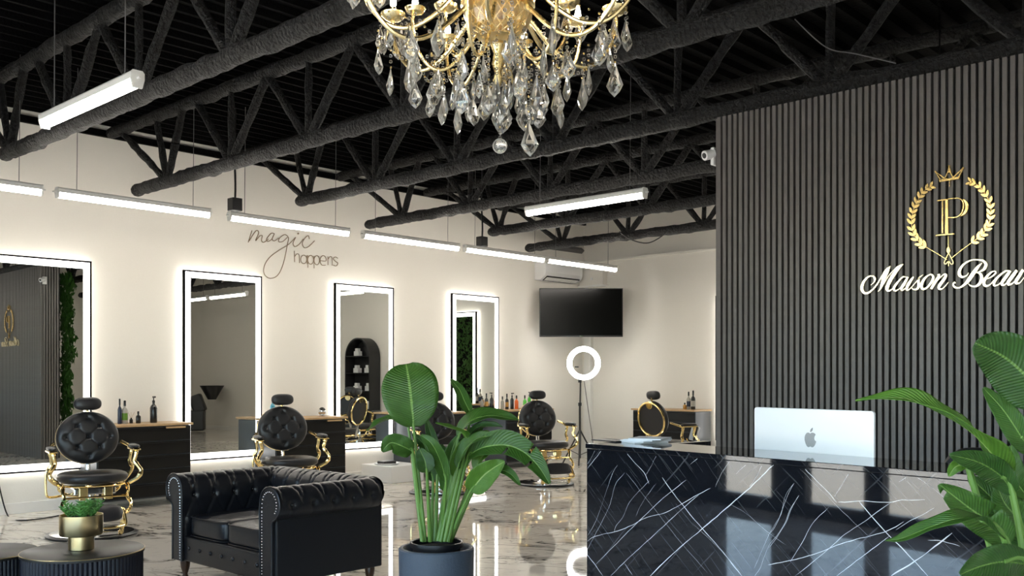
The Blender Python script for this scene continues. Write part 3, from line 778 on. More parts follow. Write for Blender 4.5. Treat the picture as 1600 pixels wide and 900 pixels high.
        # legs of the frame sweeping to the footrest
        orn([(s*.255, -.16, .455), (s*.262, -.19, .40), (s*.25, -.21, .35), (s*.275, -.24, .30), (s*.25, -.31, .245), (s*.20, -.36, .215), (s*.195, -.40, .16)], .0145, 'footrest_arm')
        orn([(s*.195, -.40, .17), (s*.175, -.36, .12), (s*.185, -.33, .08), (s*.17, -.30, .035)], .017, 'footrest_leg', bead=.8)
        orn([(s*.24, .10, .455), (s*.25, .12, .40), (s*.20, .10, .36), (s*.09, .04, .335)], .012, 'frame_brace')
    MB().tube([(-.25, -.21, .355), (.25, -.21, .355)], .009, 8).build('cross_bar', gd, t)
    MB().tube([(.20*math.copysign(1, math.cos(a))*abs(math.cos(a))**.3, -.40+.065*math.copysign(1, math.sin(a))*abs(math.sin(a))**.3, .195+.075*math.copysign(1, math.sin(a))*abs(math.sin(a))**.3) for a in [2*PI*(k+.5)/24 for k in range(24)]], .010, 8, closed=True).build('footrest_frame', gd, t)
    def fp(u, v):
        an = 2*PI*u; ph = -PI/2+PI*v; c = abs(math.cos(ph))**.45
        p = Vector((.175*c*math.copysign(abs(math.cos(an))**.5, math.cos(an)), .028*math.sin(ph), .085*c*math.copysign(abs(math.sin(an))**.5, math.sin(an))))
        return Matrix.Rotation(-.75, 3, 'X') @ p+Vector((0, -.395, .235))
    MB().grid(fp, 32, 10, cu=True).build('footrest_pad', vn, t)
    MB().bb(-.15, .15, -.37, -.30, .045, .075).build('step_plate', M['chrome'], t, smooth=False, bevel=.006)
    MB().tube(cr([(-.345, -.02, .60), (-.37, -.02, .56), (-.37, -.02, .40), (-.34, -.02, .355), (-.22, -.02, .365), (-.12, 0, .37)], 5), .010, 8).build('lever', gd, t)
    return t
bc = make_barber()
def place(c, x, y, face, label, dz=0.):
    c.location = (x, y, 0); c.rotation_euler = (0, 0, face+PI/2); c['label'] = label
BCH = [(1.86, 3.62, math.radians(-14), 'black tufted barber chair with gold arms, leftmost, behind the small gold pot'),
       (1.84, 5.66, math.radians(-18), 'black tufted barber chair with gold arms just behind the loveseat'),
       (1.86, 7.78, math.radians(-24), 'black tufted barber chair half hidden behind the potted plant'),
       (2.20, 9.30, math.radians(-24), 'black tufted barber chair with gold footrest in front of the ring light')]
for i, (x, y, f, lb) in enumerate(BCH):
    place(bc if i == 0 else copy_tree(bc), x, y, f, lb)
c5 = copy_tree(bc); place(c5, 3.30, 10.45, math.radians(76), 'barber chair seen from behind with its gold ring back, beyond the desk')
c5.location.z = .0

# ================================================================ LOVESEAT
sf = thing('chesterfield_loveseat', 'black leather chesterfield loveseat with rolled tufted arms and dark turned feet', 'sofa', (4.66, 3.69, 0))
SX0, SX1, SY0, SY1 = 4.06, 5.27, 3.25, 4.00        # inner-panel outer faces
def lp(v): return (v[0]-4.66, v[1]-3.69, v[2])
# profile: (outward offset from the inner face, height), arc length param
PROF = cr([(0, .22), (-.004, .36), (-.004, .50), (-.006, .58), (.012, .665), (.06, .712), (.125, .722), (.185, .69), (.215, .63), (.205, .57), (.165, .53), (.14, .52)], 5)
def prof_s(v):
    L_ = [0]
    for i in range(1, len(PROF)): L_.append(L_[-1]+math.hypot(PROF[i][0]-PROF[i-1][0], PROF[i][1]-PROF[i-1][1]))
    s = v*L_[-1]
    for i in range(1, len(PROF)):
        if L_[i] >= s-1e-9:
            k = (s-L_[i-1])/max(1e-9, L_[i]-L_[i-1]); a = PROF[i-1]; b = PROF[i]
            dx, dz = b[0]-a[0], b[1]-a[1]; ln = math.hypot(dx, dz) or 1
            return a[0]+dx*k, a[1]+dz*k, -dz/ln*-1, dx/ln, s
    return PROF[-1][0], PROF[-1][1], 0, -1, s
def tuft(u, s, pu, rows):
    """u along, s up the profile; rows: list of (s, phase)"""
    d = 0
    for i, (rs, ph) in enumerate(rows):
        k = round((u/pu)-ph); d += .020*math.exp(-(((u-(k+ph)*pu)**2+(s-rs)**2)/.00045))
        if i+1 < len(rows):
            r2, p2 = rows[i+1]
            if rs <= s <= r2:
                tt = (s-rs)/(r2-rs)
                for sg in (-1, 1):
                    q = ph+(p2-ph if abs(p2-ph) > .01 else .5)*tt*sg
                    e = (u/pu-q); e = abs(e-round(e))*pu; d = max(d, .008*math.exp(-(e/.007)**2))
    last = rows[-1]
    if s > last[0]:
        e = (u/pu-last[1]); e = abs(e-round(e))*pu; d = max(d, .007*math.exp(-(e/.008)**2)*max(0, 1-(s-last[0])/.10))
    first = rows[0]
    if s < first[0]:
        e = (u/pu-first[1]); e = abs(e-round(e))*pu; d = max(d, .005*math.exp(-(e/.007)**2))
    return d
ROWS = [(.20, 0.), (.36, .5), (.735, .5)]
def scroll(nm, length, fr):
    """fr(u, a, z) -> world point"""
    mb = MB(); pu = length/round(length/.165)
    nu = int(length/.0105); nv = 62
    def fn(i, j):
        u = i*length; a, z, na, nz, s = prof_s(j)
        d = tuft(u, s, pu, ROWS)
        a2, z2, _, _, _ = prof_s(min(1, j+.004)); a1, z1, _, _, _ = prof_s(max(0, j-.004))
        tx, tz = a2-a1, z2-z1; ln = math.hypot(tx, tz) or 1
        n_a, n_z = -tz/ln, tx/ln        # outward normal (towards the sitter, then up, then out)
        return lp(fr(u, a-n_a*d, z-n_z*d))
    mb.grid(fn, nu, nv); o = mb.build(nm, M['leather'], sf)
    bt = None
    for rs, ph in ROWS[:]:
        k = 0
        while (k+ph)*pu < length-.02:
            u = (k+ph)*pu
            if u > .03:
                tot = prof_s(1)[4]; j = rs/tot; a, z, *_ = prof_s(j)
                a2, z2, *_ = prof_s(j+.01); a1, z1, *_ = prof_s(j-.01); ln = math.hypot(a2-a1, z2-z1); n_a, n_z = -(z2-z1)/ln, (a2-a1)/ln
                p = lp(fr(u, a-n_a*.014, z-n_z*.014))
                if bt is None: bt = MB().sphere((0, 0, 0), .009, 8, 6).build('button', M['button'], o); bt.location = p
                else: inst(bt, o, p)
            k += 1
    return o
scroll('left_arm', SY1-SY0+.02, lambda u, a, z: (SX0+.02+.12-a-.02, SY0+u, z))
scroll('right_arm', SY1-SY0+.02, lambda u, a, z: (SX1-.12+a, SY0+u, z))
scroll('back', SX1-SX0-.10, lambda u, a, z: (SX0+.05+u, SY1-.06+a, z))
# outer panels
MB().bb(SX0, SX0+.03, SY0, SY1+.06, .13, .56).build('side_panel', M['leather'], sf, smooth=False, bevel=.01).location = lp((0, 0, 0))
MB().bb(SX1-.02, SX1+.03, SY0, SY1+.07, .13, .56).build('side_panel', M['leather'], sf, smooth=False, bevel=.01).location = lp((0, 0, 0))
MB().bb(SX0, SX1, SY1+.05, SY1+.08, .13, .56).build('rear_panel', M['leather'], sf, smooth=False, bevel=.01).location = lp((0, 0, 0))
# scroll-shaped arm fronts with piping and studs
OUT = [(0.0, .13)]+[p for p in PROF if p[1] > .3]+[(.13, .50), (.13, .13)]
for nm, fa in (('arm_front', lambda a: SX0+.12-a), ('arm_front', lambda a: SX1-.12+a)):
    mb = MB().prism(OUT, lambda a, z, d: lp((fa(a), SY0+d, z)), -.018, .004); f = mb.build(nm, M['leather'], sf, bevel=.004)
    pp = [lp((fa(a), SY0-.018, z)) for a, z in OUT]; MB().tube(pp, .006, 6).build('piping', M['leather'], f)
    st = MB(); ins = []
    cxn, czn = .095, .62
    for a, z in OUT:
        if z > .55: v = Vector((a-cxn, z-czn)); v *= .72; ins.append((cxn+v.x, czn+v.y))
    left = [(.022, .15+i*.018) for i in range(24)]
    for a, z in left+ins[::2]: st.sphere(lp((fa(a), SY0-.020, z)), .0045, 6, 4)
    st.build('stud_row', M['chrome'], f, kind='stuff')
# rail, cushions
RX0, RX1 = SX0+.125, SX1-.125
MB().bb(RX0-.01, RX1+.01, SY0+.0, SY0+.06, .13, .30).build('front_rail', M['leather'], sf, smooth=False, bevel=.012).location = lp((0, 0, 0))
MB().bb(RX0-.01, RX1+.01, SY0+.06, SY1-.02, .15, .28).build('seat_deck', M['leather'], sf, smooth=False).location = lp((0, 0, 0))
bt = None
for i in range(7):
    p = lp((RX0+.06+i*(RX1-RX0-.12)/6, SY0-.003, .225))
    if bt is None: bt = MB().sphere((0, 0, 0), .015, 10, 6, (1, .6, 1)).build('rail_button', M['leather'], sf); bt.location = p
    else: inst(bt, sf, p)
mid = (RX0+RX1)/2
for a, b in ((RX0+.004, mid-.004), (mid+.004, RX1-.004)):
    hw = (b-a)/2; hd = .335; c0 = ((a+b)/2, SY0+.02+hd, .37)
    def cf(u, v):
        an = 2*PI*u; ph = -PI/2+PI*v; c = abs(math.cos(ph))**.22
        sx = math.copysign(abs(math.cos(an))**.22, math.cos(an)); sy = math.copysign(abs(math.sin(an))**.22, math.sin(an))
        pu = .012*(1-abs(c*math.cos(an))**2)*(1-abs(c*math.sin(an))**2) if v > .5 else 0
        return lp((c0[0]+hw*c*sx, c0[1]+hd*c*sy, c0[2]+.075*math.copysign(abs(math.sin(ph))**.35, math.sin(ph))+pu))
    q = MB().grid(cf, 64, 24, cu=True).build('seat_cushion', M['leather'], sf)
    for z in (.435, .308):
        MB().tube([lp((c0[0]+hw*1.0*math.copysign(abs(math.cos(w))**.22, math.cos(w)), c0[1]+hd*1.0*math.copysign(abs(math.sin(w))**.22, math.sin(w)), z)) for w in [2*PI*(k+.5)/48 for k in range(48)]], .005, 6, closed=True).build('piping', M['leather'], q)
for x, y in ((SX0+.06, SY0+.04), (SX1-.06, SY0+.04), (SX0+.06, SY1+.02), (SX1-.04, SY1+.02)):
    MB().lathe([(.014, 0), (.022, .012), (.016, .03), (.020, .04), (.030, .075), (.034, .11), (.030, .135)], 16, lp((x, y, 0))).build('foot', M['darkwood'], sf)

# ================================================================ COFFEE TABLES
def coffee(px, py, r, h, label, ell):
    p = on_z(px, py, h); t = thing('coffee_table', label, 'coffee table', (p.x, p.y, 0), 0, 'fluted drum coffee tables')
    MB().lathe([(r*.97, h-.02), (r, h-.018), (r, h-.003), (r-.004, h)], 72).build('table_top', M['tabletop'], t)
    n = 80; mb = MB(); prof = []
    for k in range(n*4):
        a = 2*PI*k/(n*4); q = r-.014+.006*abs(math.sin(a*n/2)); prof.append((q*math.cos(a), q*math.sin(a)))
    mb.prism(prof, lambda a, b, d: (a, b, d), .015, h-.02); mb.build('fluted_drum', M['flute'], t, smooth=False)
    MB().lathe([(r*.93, 0), (r*.93, .015)], 40).build('plinth', M['black'], t)
    MB().tube([((r-.001)*math.cos(2*PI*k/72), (r-.001)*math.sin(2*PI*k/72), h-.004) for k in range(72)], .003, 6, closed=True).build('rim', M['brass'], t)
    return t
ct = coffee(130, 858.5, .315, .45, 'dark round fluted coffee table carrying the brass pot', 0)
coffee(-30, 862, .29, .42, 'lower dark fluted coffee table cut by the left edge', 0)
p = on_z(127, 858, .45); px_, py_ = p.x, p.y
t = thing('brass_pot', 'two-tier brushed brass pot on the coffee table', 'pot', (px_, py_, .45))
MB().lathe([(.063, 0), (.066, .003), (.066, .078), (.055, .08)], 40).build('pot_foot', M['brass'], t)
MB().lathe([(.06, .078), (.108, .080), (.111, .084), (.111, .190), (.106, .190), (.104, .150), (.01, .148)], 48).build('pot_bowl', M['brass'], t)
MB().lathe([(.104, .150), (.103, .172), (.06, .182), (.01, .184)], 24).build('soil', M['soil'], t)
su = thing('succulent', 'small bushy green succulent growing in the brass pot', 'plant', (px_, py_, .62))
rnd = random.Random(5)
G = MB()
for i in range(26):
    a = rnd.random()*6.28; q = .085*math.sqrt(rnd.random()); bx, by_ = q*math.cos(a), q*math.sin(a); hgt = .055+.045*rnd.random()
    lx, ly = bx*1.25, by_*1.25
    G.tube([(bx*.6, by_*.6, -.01), (bx, by_, hgt*.5), (lx, ly, hgt)], .0025, 5)
    for j in range(22):
        f = .25+.75*j/21; c = Vector((bx*.6+(lx-bx*.6)*f, by_*.6+(ly-by_*.6)*f, hgt*f)); aa = j*2.4+i
        d = Vector((math.cos(aa), math.sin(aa), .55)); d.normalize()
        G.tube([c, c+d*.012, c+d*.024], [.002, .004, .001], 5)
G.build('foliage', M['succulent'], su, kind='stuff')

# ================================================================ LEAFY PLANTS
def leaf(parent, origin, mid, width, m=None, droop=0., fold=.25, wave=.06, nrm=None, peak=.42, skew=0., splits=0, seed=0, round_=.0, pk=.75):
    """mid: midrib points base->tip (world); width: max half width; nrm: which way the blade faces"""
    c = [Vector(p) for p in cr([tuple(p) for p in mid], 8)]; N = len(c)
    ln = [0]
    for i in range(1, N): ln.append(ln[-1]+(c[i]-c[i-1]).length)
    T_ = ln[-1]; na = 13; vs = []; uv = []; rr = random.Random(seed)
    ph = rr.random()*6
    for i in range(N):
        t = ln[i]/T_; tg = (c[min(i+1, N-1)]-c[max(i-1, 0)]).normalized()
        n0 = Vector(nrm) if nrm is not None else (CAM-c[i]).normalized()
        side = tg.cross(n0); side.normalize(); up = side.cross(tg).normalized()
        base = math.sin(PI*min(1, t**pk*.985+.008))
        w = width*(max(0, base)**(.62-.22*round_)+.015)
        for k in range(na):
            a = -1+2*k/(na-1)
            ww = w
            off = side*(a*ww)*(math.cos(fold*abs(a)))+up*(math.sin(fold)*abs(a)*ww)
            off += up*(wave*width*math.sin(t*17+ph+a*2.2)*abs(a)**1.5) - Vector((0, 0, 1))*(droop*a*a*ww)
            vs.append(c[i]+off-origin); uv.append((.5+a*.5, t))
    mb = MB(); mb.v = [tuple(v) for v in vs]; mb.uv = uv; sp = set()
    for _ in range(splits): sp.add((rr.randrange(int(N*.3), N-3), rr.choice((0, 1))))
    for i in range(N-1):
        for k in range(na-1):
            if (i, 0) in sp and k < 5: continue
            if (i, 1) in sp and k > 6: continue
            mb.f.append((i*na+k, i*na+k+1, (i+1)*na+k+1, (i+1)*na+k))
    return mb.build('leaf', m or M['leaf'], parent, normals=False, solid=.0012)
def petiole(parent, origin, pts, r0, r1, m=None):
    c = cr([tuple(Vector(p)-origin) for p in pts], 7); N = len(c)
    return MB().tube(c, [r0+(r1-r0)*i/(N-1) for i in range(N)], 8).build('petiole', m or M['petiole'], parent)

D1 = 5.40
po = on_z(682, 855, .435); po = Vector((po.x, po.y, 0))
pot = thing('round_planter', 'slate blue round planter holding the tall plant right of the loveseat', 'planter', po)
MB().lathe([(.19, 0), (.205, .01), (.212, .42), (.212, .43), (.205, .437), (.188, .437), (.182, .43), (.180, .05), (.01, .045)], 56).build('outer_pot', M['concrete'], pot)
MB().lathe([(.12, .05), (.13, .44), (.148, .44), (.150, .452), (.150, .468), (.144, .470), (.136, .466), (.132, .43), (.01, .425)], 40).build('nursery_pot', M['nursery'], pot)
MB().lathe([(.133, .40), (.131, .435), (.06, .445), (.01, .447)], 24).build('soil', M['soil'], pot)
pl = thing('potted_plant', 'tall broad leaved green plant standing in the slate planter', 'plant', (po.x, po.y, .44))
O1 = Vector((po.x, po.y, .44))
def q1(x, y, dd=0.): return at(560+x/2.572, 550+y/2.572, D1+dd)
def soilpt(x, dd=0): return at(x, 846, D1+dd)
LV = [  # (midrib pts in zoom px, half width px zoom, depth offsets, opts, petiole base px)
 ([(222, 300), (215, 220), (205, 130), (192, 48)], 112, (-.05, -.08, -.06, .0), dict(fold=.10, wave=.03, round_=1., m='leaf', seed=1, pk=1.15), 664),
 ([(200, 300), (165, 278), (110, 275), (32, 318)], 34, (.05, .05, .05, .02), dict(nrm=(0, -.3, 1), fold=.5, wave=.12, seed=2, m='leaf'), 660),
 ([(218, 400), (180, 380), (130, 365), (95, 400)], 42, (-.1, -.14, -.16, -.18), dict(fold=.3, wave=.12, seed=3, m='leaf'), 662),
 ([(275, 485), (268, 440), (255, 410), (245, 388)], 38, (-.14, -.16, -.16, -.15), dict(fold=.2, seed=4, m='leafdark'), 672),
 ([(352, 520), (330, 440), (295, 370), (250, 335)], 34, (-.1, -.12, -.14, -.1), dict(fold=.5, seed=5, m='leaf'), 690),
 ([(320, 430), (300, 360), (285, 310), (270, 262)], 24, (.1, .1, .1, .1), dict(fold=.4, seed=15, m='leafdark'), 680),
 ([(452, 250), (430, 205), (405, 150), (370, 108)], 30, (.06, .06, .06, .06), dict(fold=.7, wave=.10, seed=6, m='leaf'), 700),
 ([(400, 350), (440, 285), (530, 255), (645, 275)], 46, (.04, 0, .0, -.02), dict(nrm=(.3, -.5, .9), fold=.35, wave=.06, seed=7, m='leaf'), 690),
 ([(440, 350), (415, 322), (365, 305), (310, 286)], 26, (-.06, -.1, -.14, -.16), dict(nrm=(0, -.5, 1), fold=.5, seed=8, m='leafpale'), 695),
 ([(440, 350), (480, 310), (530, 300), (580, 302)], 30, (-.05, -.05, -.08, -.1), dict(nrm=(0, -.5, 1), fold=.6, seed=9, m='leafdark'), 698),
 ([(385, 500), (410, 430), (450, 370), (525, 318)], 44, (-.02, -.02, -.0, .0), dict(fold=.5, seed=10, m='leafpale'), 688),
 ([(440, 420), (500, 385), (590, 375), (660, 400), (720, 455), (768, 530)], 60, (-.05, -.1, -.16, -.2, -.22, -.24), dict(nrm=(.5, -.9, .55), fold=.55, wave=.05, seed=11, m='leaf', splits=3), 700),
 ([(450, 560), (500, 500), (545, 465), (588, 440)], 52, (-.12, -.16, -.18, -.2), dict(fold=.35, wave=.1, seed=12, m='leafpale'), 702),
 ([(490, 500), (560, 475), (610, 490), (650, 535)], 26, (-.1, -.14, -.18, -.2), dict(nrm=(.2, -.8, .8), fold=.5, seed=13, m='leaf'), 704),
 ([(370, 520), (340, 400), (310, 380), (255, 330)], 20, (.05, .05, .02, .02), dict(fold=.5, seed=14, m='leafdark'), 684),
 ([(400, 470), (425, 400), (475, 350), (545, 335)], 40, (-.05, -.08, -.10, -.12), dict(nrm=(0, -.8, .7), fold=.4, wave=.08, seed=41, m='leaf'), 690),
 ([(345, 560), (360, 480), (375, 400), (400, 335)], 36, (.04, .04, .04, .04), dict(fold=.35, wave=.05, seed=42, m='leaf'), 684),
 ([(470, 480), (490, 430), (530, 400), (590, 395)], 34, (-.02, -.04, -.06, -.08), dict(nrm=(.2, -.8, .7), fold=.4, seed=43, m='leafpale'), 700),
 ([(300, 520), (285, 440), (262, 370), (215, 330)], 30, (.08, .08, .08, .08), dict(fold=.4, seed=44, m='leafdark'), 674),
 ([(395, 470), (405, 400), (470, 330), (500, 290)], 34, (.1, .1, .1, .1), dict(fold=.4, seed=16, m='leafdark'), 694)]
for pts, w, dd, op, bx in LV:
    mid = [q1(x, y, d) for (x, y), d in zip(pts, dd)]
    op = dict(op); m = M[op.pop('m')]
    leaf(pl, O1, mid, w/2.572/F*D1, m=m, **op)
    b0 = soilpt(bx, random.uniform(-.06, .06)); e = mid[0]; dirn = (mid[1]-mid[0])
    petiole(pl, O1, [b0, b0.lerp(e, .5)+Vector((0, 0, .01)), e-dirn*.0, mid[1].lerp(mid[0], .6)], .013, .005)

# right foreground plant
D2 = 2.40
pb = at(1652, 587, 2.35); pb = Vector((pb.x, pb.y, 0)); O2 = Vector((pb.x, pb.y, .50))
pot2 = thing('round_planter', 'slate round planter under the foreground plant, right of the picture', 'planter', pb)
MB().lathe([(.17, 0), (.18, .01), (.19, .50), (.17, .50), (.165, .44), (.01, .44)], 40).build('outer_pot', M['concrete'], pot2)
MB().lathe([(.16, .40), (.16, .455), (.01, .46)], 24).build('soil', M['soil'], pot2)
pl2 = thing('potted_plant', 'large leafy plant reaching into the picture at the right edge before the desk', 'plant', (pb.x, pb.y, .46))
O2 = Vector((pb.x, pb.y, .46))
def q2(x, y, dd=0.): return at(1320+x/2.25, 500+y/2.25, D2+dd)
LW = [
 ([(720, 290), (640, 200), (560, 130), (458, 80)], 105, (.0, .0, 0, -.02), dict(fold=.18, wave=.04, seed=21, m='leafdark', round_=.8)),
 ([(575, 560), (540, 500), (450, 400), (330, 325), (200, 275), (38, 285)], 64, (.0, -.05, -.1, -.12, -.12, -.1), dict(nrm=(-.1, -.6, .9), fold=.45, wave=.10, seed=22, m='leafpale')),
 ([(660, 470), (620, 410), (560, 320), (487, 238)], 46, (.1, .08, .08, .08), dict(fold=.3, wave=.05, seed=23, m='leaf')),
 ([(590, 610), (550, 550), (470, 500), (368, 474)], 50, (-.02, -.03, -.06, -.08), dict(fold=.35, wave=.08, seed=24, m='leafdark')),
 ([(430, 505), (405, 510), (385, 520), (365, 550)], 22, (.0, .0, .0, .0), dict(fold=.3, seed=34, m='leafpale')),
 ([(575, 790), (520, 720), (430, 655), (332, 578)], 62, (-.05, -.06, -.08, -.1), dict(fold=.3, wave=.08, seed=25, m='leaf', splits=2)),
 ([(560, 770), (480, 705), (400, 698), (300, 728), (200, 768), (142, 776)], 38, (-.12, -.16, -.2, -.2, -.2, -.2), dict(nrm=(-.1, -.8, .8), fold=.4, wave=.10, seed=26, m='leaf')),
 ([(640, 860), (560, 850), (480, 865), (405, 895)], 60, (-.1, -.14, -.16, -.18), dict(fold=.3, wave=.08, seed=27, m='leafdark')),
 ([(640, 830), (600, 740), (530, 640), (435, 548)], 60, (.12, .12, .12, .12), dict(fold=.2, wave=.05, seed=28, m='leafdark')),
 ([(650, 760), (600, 690), (560, 640), (535, 580)], 56, (.05, .05, .05, .05), dict(fold=.2, wave=.06, seed=29, m='leaf')),
 ([(640, 620), (600, 560), (590, 500), (585, 440)], 40, (.06, .05, .05, .05), dict(fold=.3, wave=.06, seed=30, m='leaf')),
 ([(700, 900), (660, 800), (640, 700), (620, 600)], 60, (.15, .15, .15, .15), dict(fold=.3, seed=31, m='leafdark')),
 ([(620, 1000), (600, 920), (560, 860), (500, 830)], 60, (-.0, -.0, -.0, -.0), dict(fold=.3, seed=32, m='leafdark'))]
for pts, w, dd, op in LW:
    mid = [q2(x, y, d) for (x, y), d in zip(pts, dd)]
    op = dict(op); m = M[op.pop('m')]
    leaf(pl2, O2, mid, w/2.25/F*D2, m=m, **op)
    b0 = pb+Vector((random.uniform(-.05, .05), random.uniform(-.05, .05), .45))
    e = mid[0]; petiole(pl2, O2, [b0, b0.lerp(e, .55)+(e-mid[1])*.25, e, mid[1]], .014, .005)
# ================================================================ RECEPTION DESK
# front face runs from A towards the camera's right; u along it, v into the desk
def c2w(r, d): return Vector((CX+HC*r-HS*d, HS*r+HC*d, 0))
A = c2w(.331, 4.21); B_ = c2w(1.388, 2.91); du = (B_-A).normalized(); dv = Vector((-du.y, du.x, 0))
if dv.dot(Vector((0, 1, 0))) < 0: dv = -dv
DL = 2.55; ang = math.atan2(du.y, du.x); DH = 1.10
dk = thing('reception_desk', 'black marble reception desk with white veins in the right foreground', 'desk', A, ang)
MB().bb(0, DL, 0, .04, 0, DH-.022).build('front_slab', M['marble'], dk, smooth=False)
MB().bb(-.004, DL, -.006, .32, DH-.020, DH).build('ledge', M['marble'], dk, smooth=False, bevel=.002)
MB().bb(0, .04, .04, .80, 0, DH-.022).build('side_panel', M['marble'], dk, smooth=False)
MB().bb(.04, DL, .26, .28, .75, DH-.022).build('inner_panel', M['black'], dk, smooth=False)
MB().bb(.04, DL, .28, .85, .74, .765).build('worktop', M['tabletop'], dk, smooth=False)
MB().bb(DL-.03, DL, .04, .84, 0, .74).build('end_panel', M['black'], dk, smooth=False)
# veins traced as inlay lines on the front slab
Minv = Matrix.Rotation(-ang, 3, 'Z')
def desk_uv(px, py):
    v = ray(px, py); nrm = dv; t = (A-CAM).dot(nrm)/v.dot(nrm); p = CAM+v*t-A; q = Minv @ p; return q.x, q.z
Z4 = [(150,60,30,215,3),(100,60,30,190,1.5)]
VE = [([(150,60),(90,140),(30,215)],3),([(100,60),(70,120),(30,190)],1.5),([(238,65),(330,170),(395,240),(425,310)],4),([(495,90),(450,175),(405,260)],2),
 ([(225,190),(190,250),(150,370),(90,540),(30,650)],1.6),([(270,240),(210,320),(170,460),(90,620),(25,740)],2),([(430,290),(380,340),(300,430),(260,520),(215,580),(205,620)],1.8),
 ([(665,285),(520,400),(350,560),(220,690),(85,825)],3),([(820,340),(740,380),(650,430),(540,490),(400,530),(320,575),(210,615),(120,635),(60,655),(20,690)],3.5),
 ([(745,380),(640,470),(520,580),(400,690),(270,810),(180,900)],3),([(510,270),(580,370),(660,470),(760,590),(860,700),(950,810),(1020,900)],5),
 ([(1250,155),(1140,270),(1060,345),(960,430),(860,520),(740,620),(600,740),(430,900)],6.5),([(20,750),(80,825),(130,900)],3.5),([(770,120),(685,190)],3),
 ([(1165,150),(1110,270),(1065,330)],2),([(1090,145),(980,250)],1.5),([(940,170),(890,240),(850,330)],1.5),
 ([(1350,310),(1300,380),(1270,500),(1190,640),(1100,850)],1.6),([(1385,385),(1330,470),(1280,590),(1190,710),(1140,840),(1100,900)],2),
 ([(270,820),(320,895)],2.5),([(470,310),(390,420),(340,520)],1.2),([(280,240),(350,330),(460,470),(600,650),(800,880)],1.2),([(700,560),(840,690),(1000,860)],1.2),([(940,440),(1050,500),(1160,600),(1300,700)],1.1)]
VZ = [([(185,180),(280,280),(370,370),(430,440)],5),([(530,215),(415,405)],2.5),([(435,440),(520,435),(620,433),(700,440),(770,437),(840,425),(980,425)],3.5),([(920,245),(820,310)],2.5),
 ([(380,470),(280,570),(220,680),(150,790),(140,810)],2.4),([(770,437),(600,560),(480,640),(380,730),(170,900)],3),([(570,435),(650,530),(760,650),(880,770),(1000,900)],5),
 ([(1150,630),(1000,750),(900,820),(770,900)],7),([(0,830),(150,800),(300,760),(450,700),(600,660),(740,620),(850,560)],4),([(760,650),(640,740),(520,830),(430,900)],3),
 ([(1040,475),(900,550),(800,610)],2.5),([(1000,675),(1100,685),(1200,715)],3),([(165,320),(130,380),(60,560),(0,650)],2),([(195,395),(150,470),(100,590),(0,735)],2.2),([(0,240),(60,180)],2),([(200,230),(330,360),(500,530),(640,660)],1.2),([(870,240),(1000,330),(1150,450)],1.1)]
vm = MB(); rv = random.Random(2)
def vein(pts, w, sc, ox, oy):
    k = sc
    p2 = [desk_uv(ox+x/k, oy+y/k) for x, y in pts]; c = cr(p2, 7); n = len(c)
    wd = w/k/F*3.6*.5*1.05
    ls = []; 
    for i, (a, b) in enumerate(c):
        a += .0022*noise.noise(Vector((a*30, b*30, w))); b += .0022*noise.noise(Vector((a*30, b*30, 9+w)))
        j = min(i, n-2); tx, ty = c[j+1][0]-c[j][0], c[j+1][1]-c[j][1]; ln = math.hypot(tx, ty) or 1
        ww = wd*(.75+.6*noise.noise(Vector((a*14, b*14, 3))))*min(1, .25+min(i, n-1-i)/3)
        ls.append((a-ty/ln*ww, b+tx/ln*ww, a+ty/ln*ww, b-tx/ln*ww))
    ls = [l for l in ls if min(l[1], l[3]) > .01 and max(l[1], l[3]) < DH-.0225 and min(l[0], l[2]) > .001]
    o = len(vm.v)
    for l in ls: vm.v += [(l[0], -.0004, l[1]), (l[2], -.0004, l[3])]
    for i in range(len(ls)-1): vm.f.append((o+2*i, o+2*i+1, o+2*i+3, o+2*i+2))
for p, w in VE: vein(p, w, 4.09, 910, 680)
for p, w in VZ: vein(p, w, 4.0, 1200, 675)
vm.build('marble_veining', M['vein'], dk, smooth=False, kind='stuff')

# all-in-one computer
I0 = c2w(1.008, 3.95); I1 = c2w(1.329, 3.49); iu = (I1-I0).normalized(); ia = math.atan2(iu.y, iu.x); im = (I0+I1)/2
ic = thing('desktop_computer', 'silver white all-in-one computer seen from behind on the desk', 'computer', (im.x, im.y, .765), ia)
hw = (I1-I0).length/2
def rr_(w, z0, z1, r, n=6):
    out = []
    for cx_, cz_, a0 in ((w-r, z0+r, -PI/2), (w-r, z1-r, 0), (-w+r, z1-r, PI/2), (-w+r, z0+r, PI)):
        for k in range(n+1): a = a0+PI/2*k/n; out.append((cx_+r*math.cos(a), cz_+r*math.sin(a)))
    return out
MB().prism(rr_(hw, .125, .505, .012), lambda a, b, d: (a, d, b), -.006, .006).build('display_body', M['alu'], ic, bevel=.002)
MB().prism(rr_(hw-.004, .205, .501, .010), lambda a, b, d: (a, d, b), .006, .0075).build('screen', M['screen'], ic)
MB().add([], []).box((0, -.045, .08), (.13, .004, .17), R=Matrix.Rotation(-.35, 3, 'X')).build('stand', M['alu'], ic, smooth=False)
MB().bb(-.065, .065, -.09, .05, 0, .006).build('stand_foot', M['alu'], ic, smooth=False, bevel=.002)
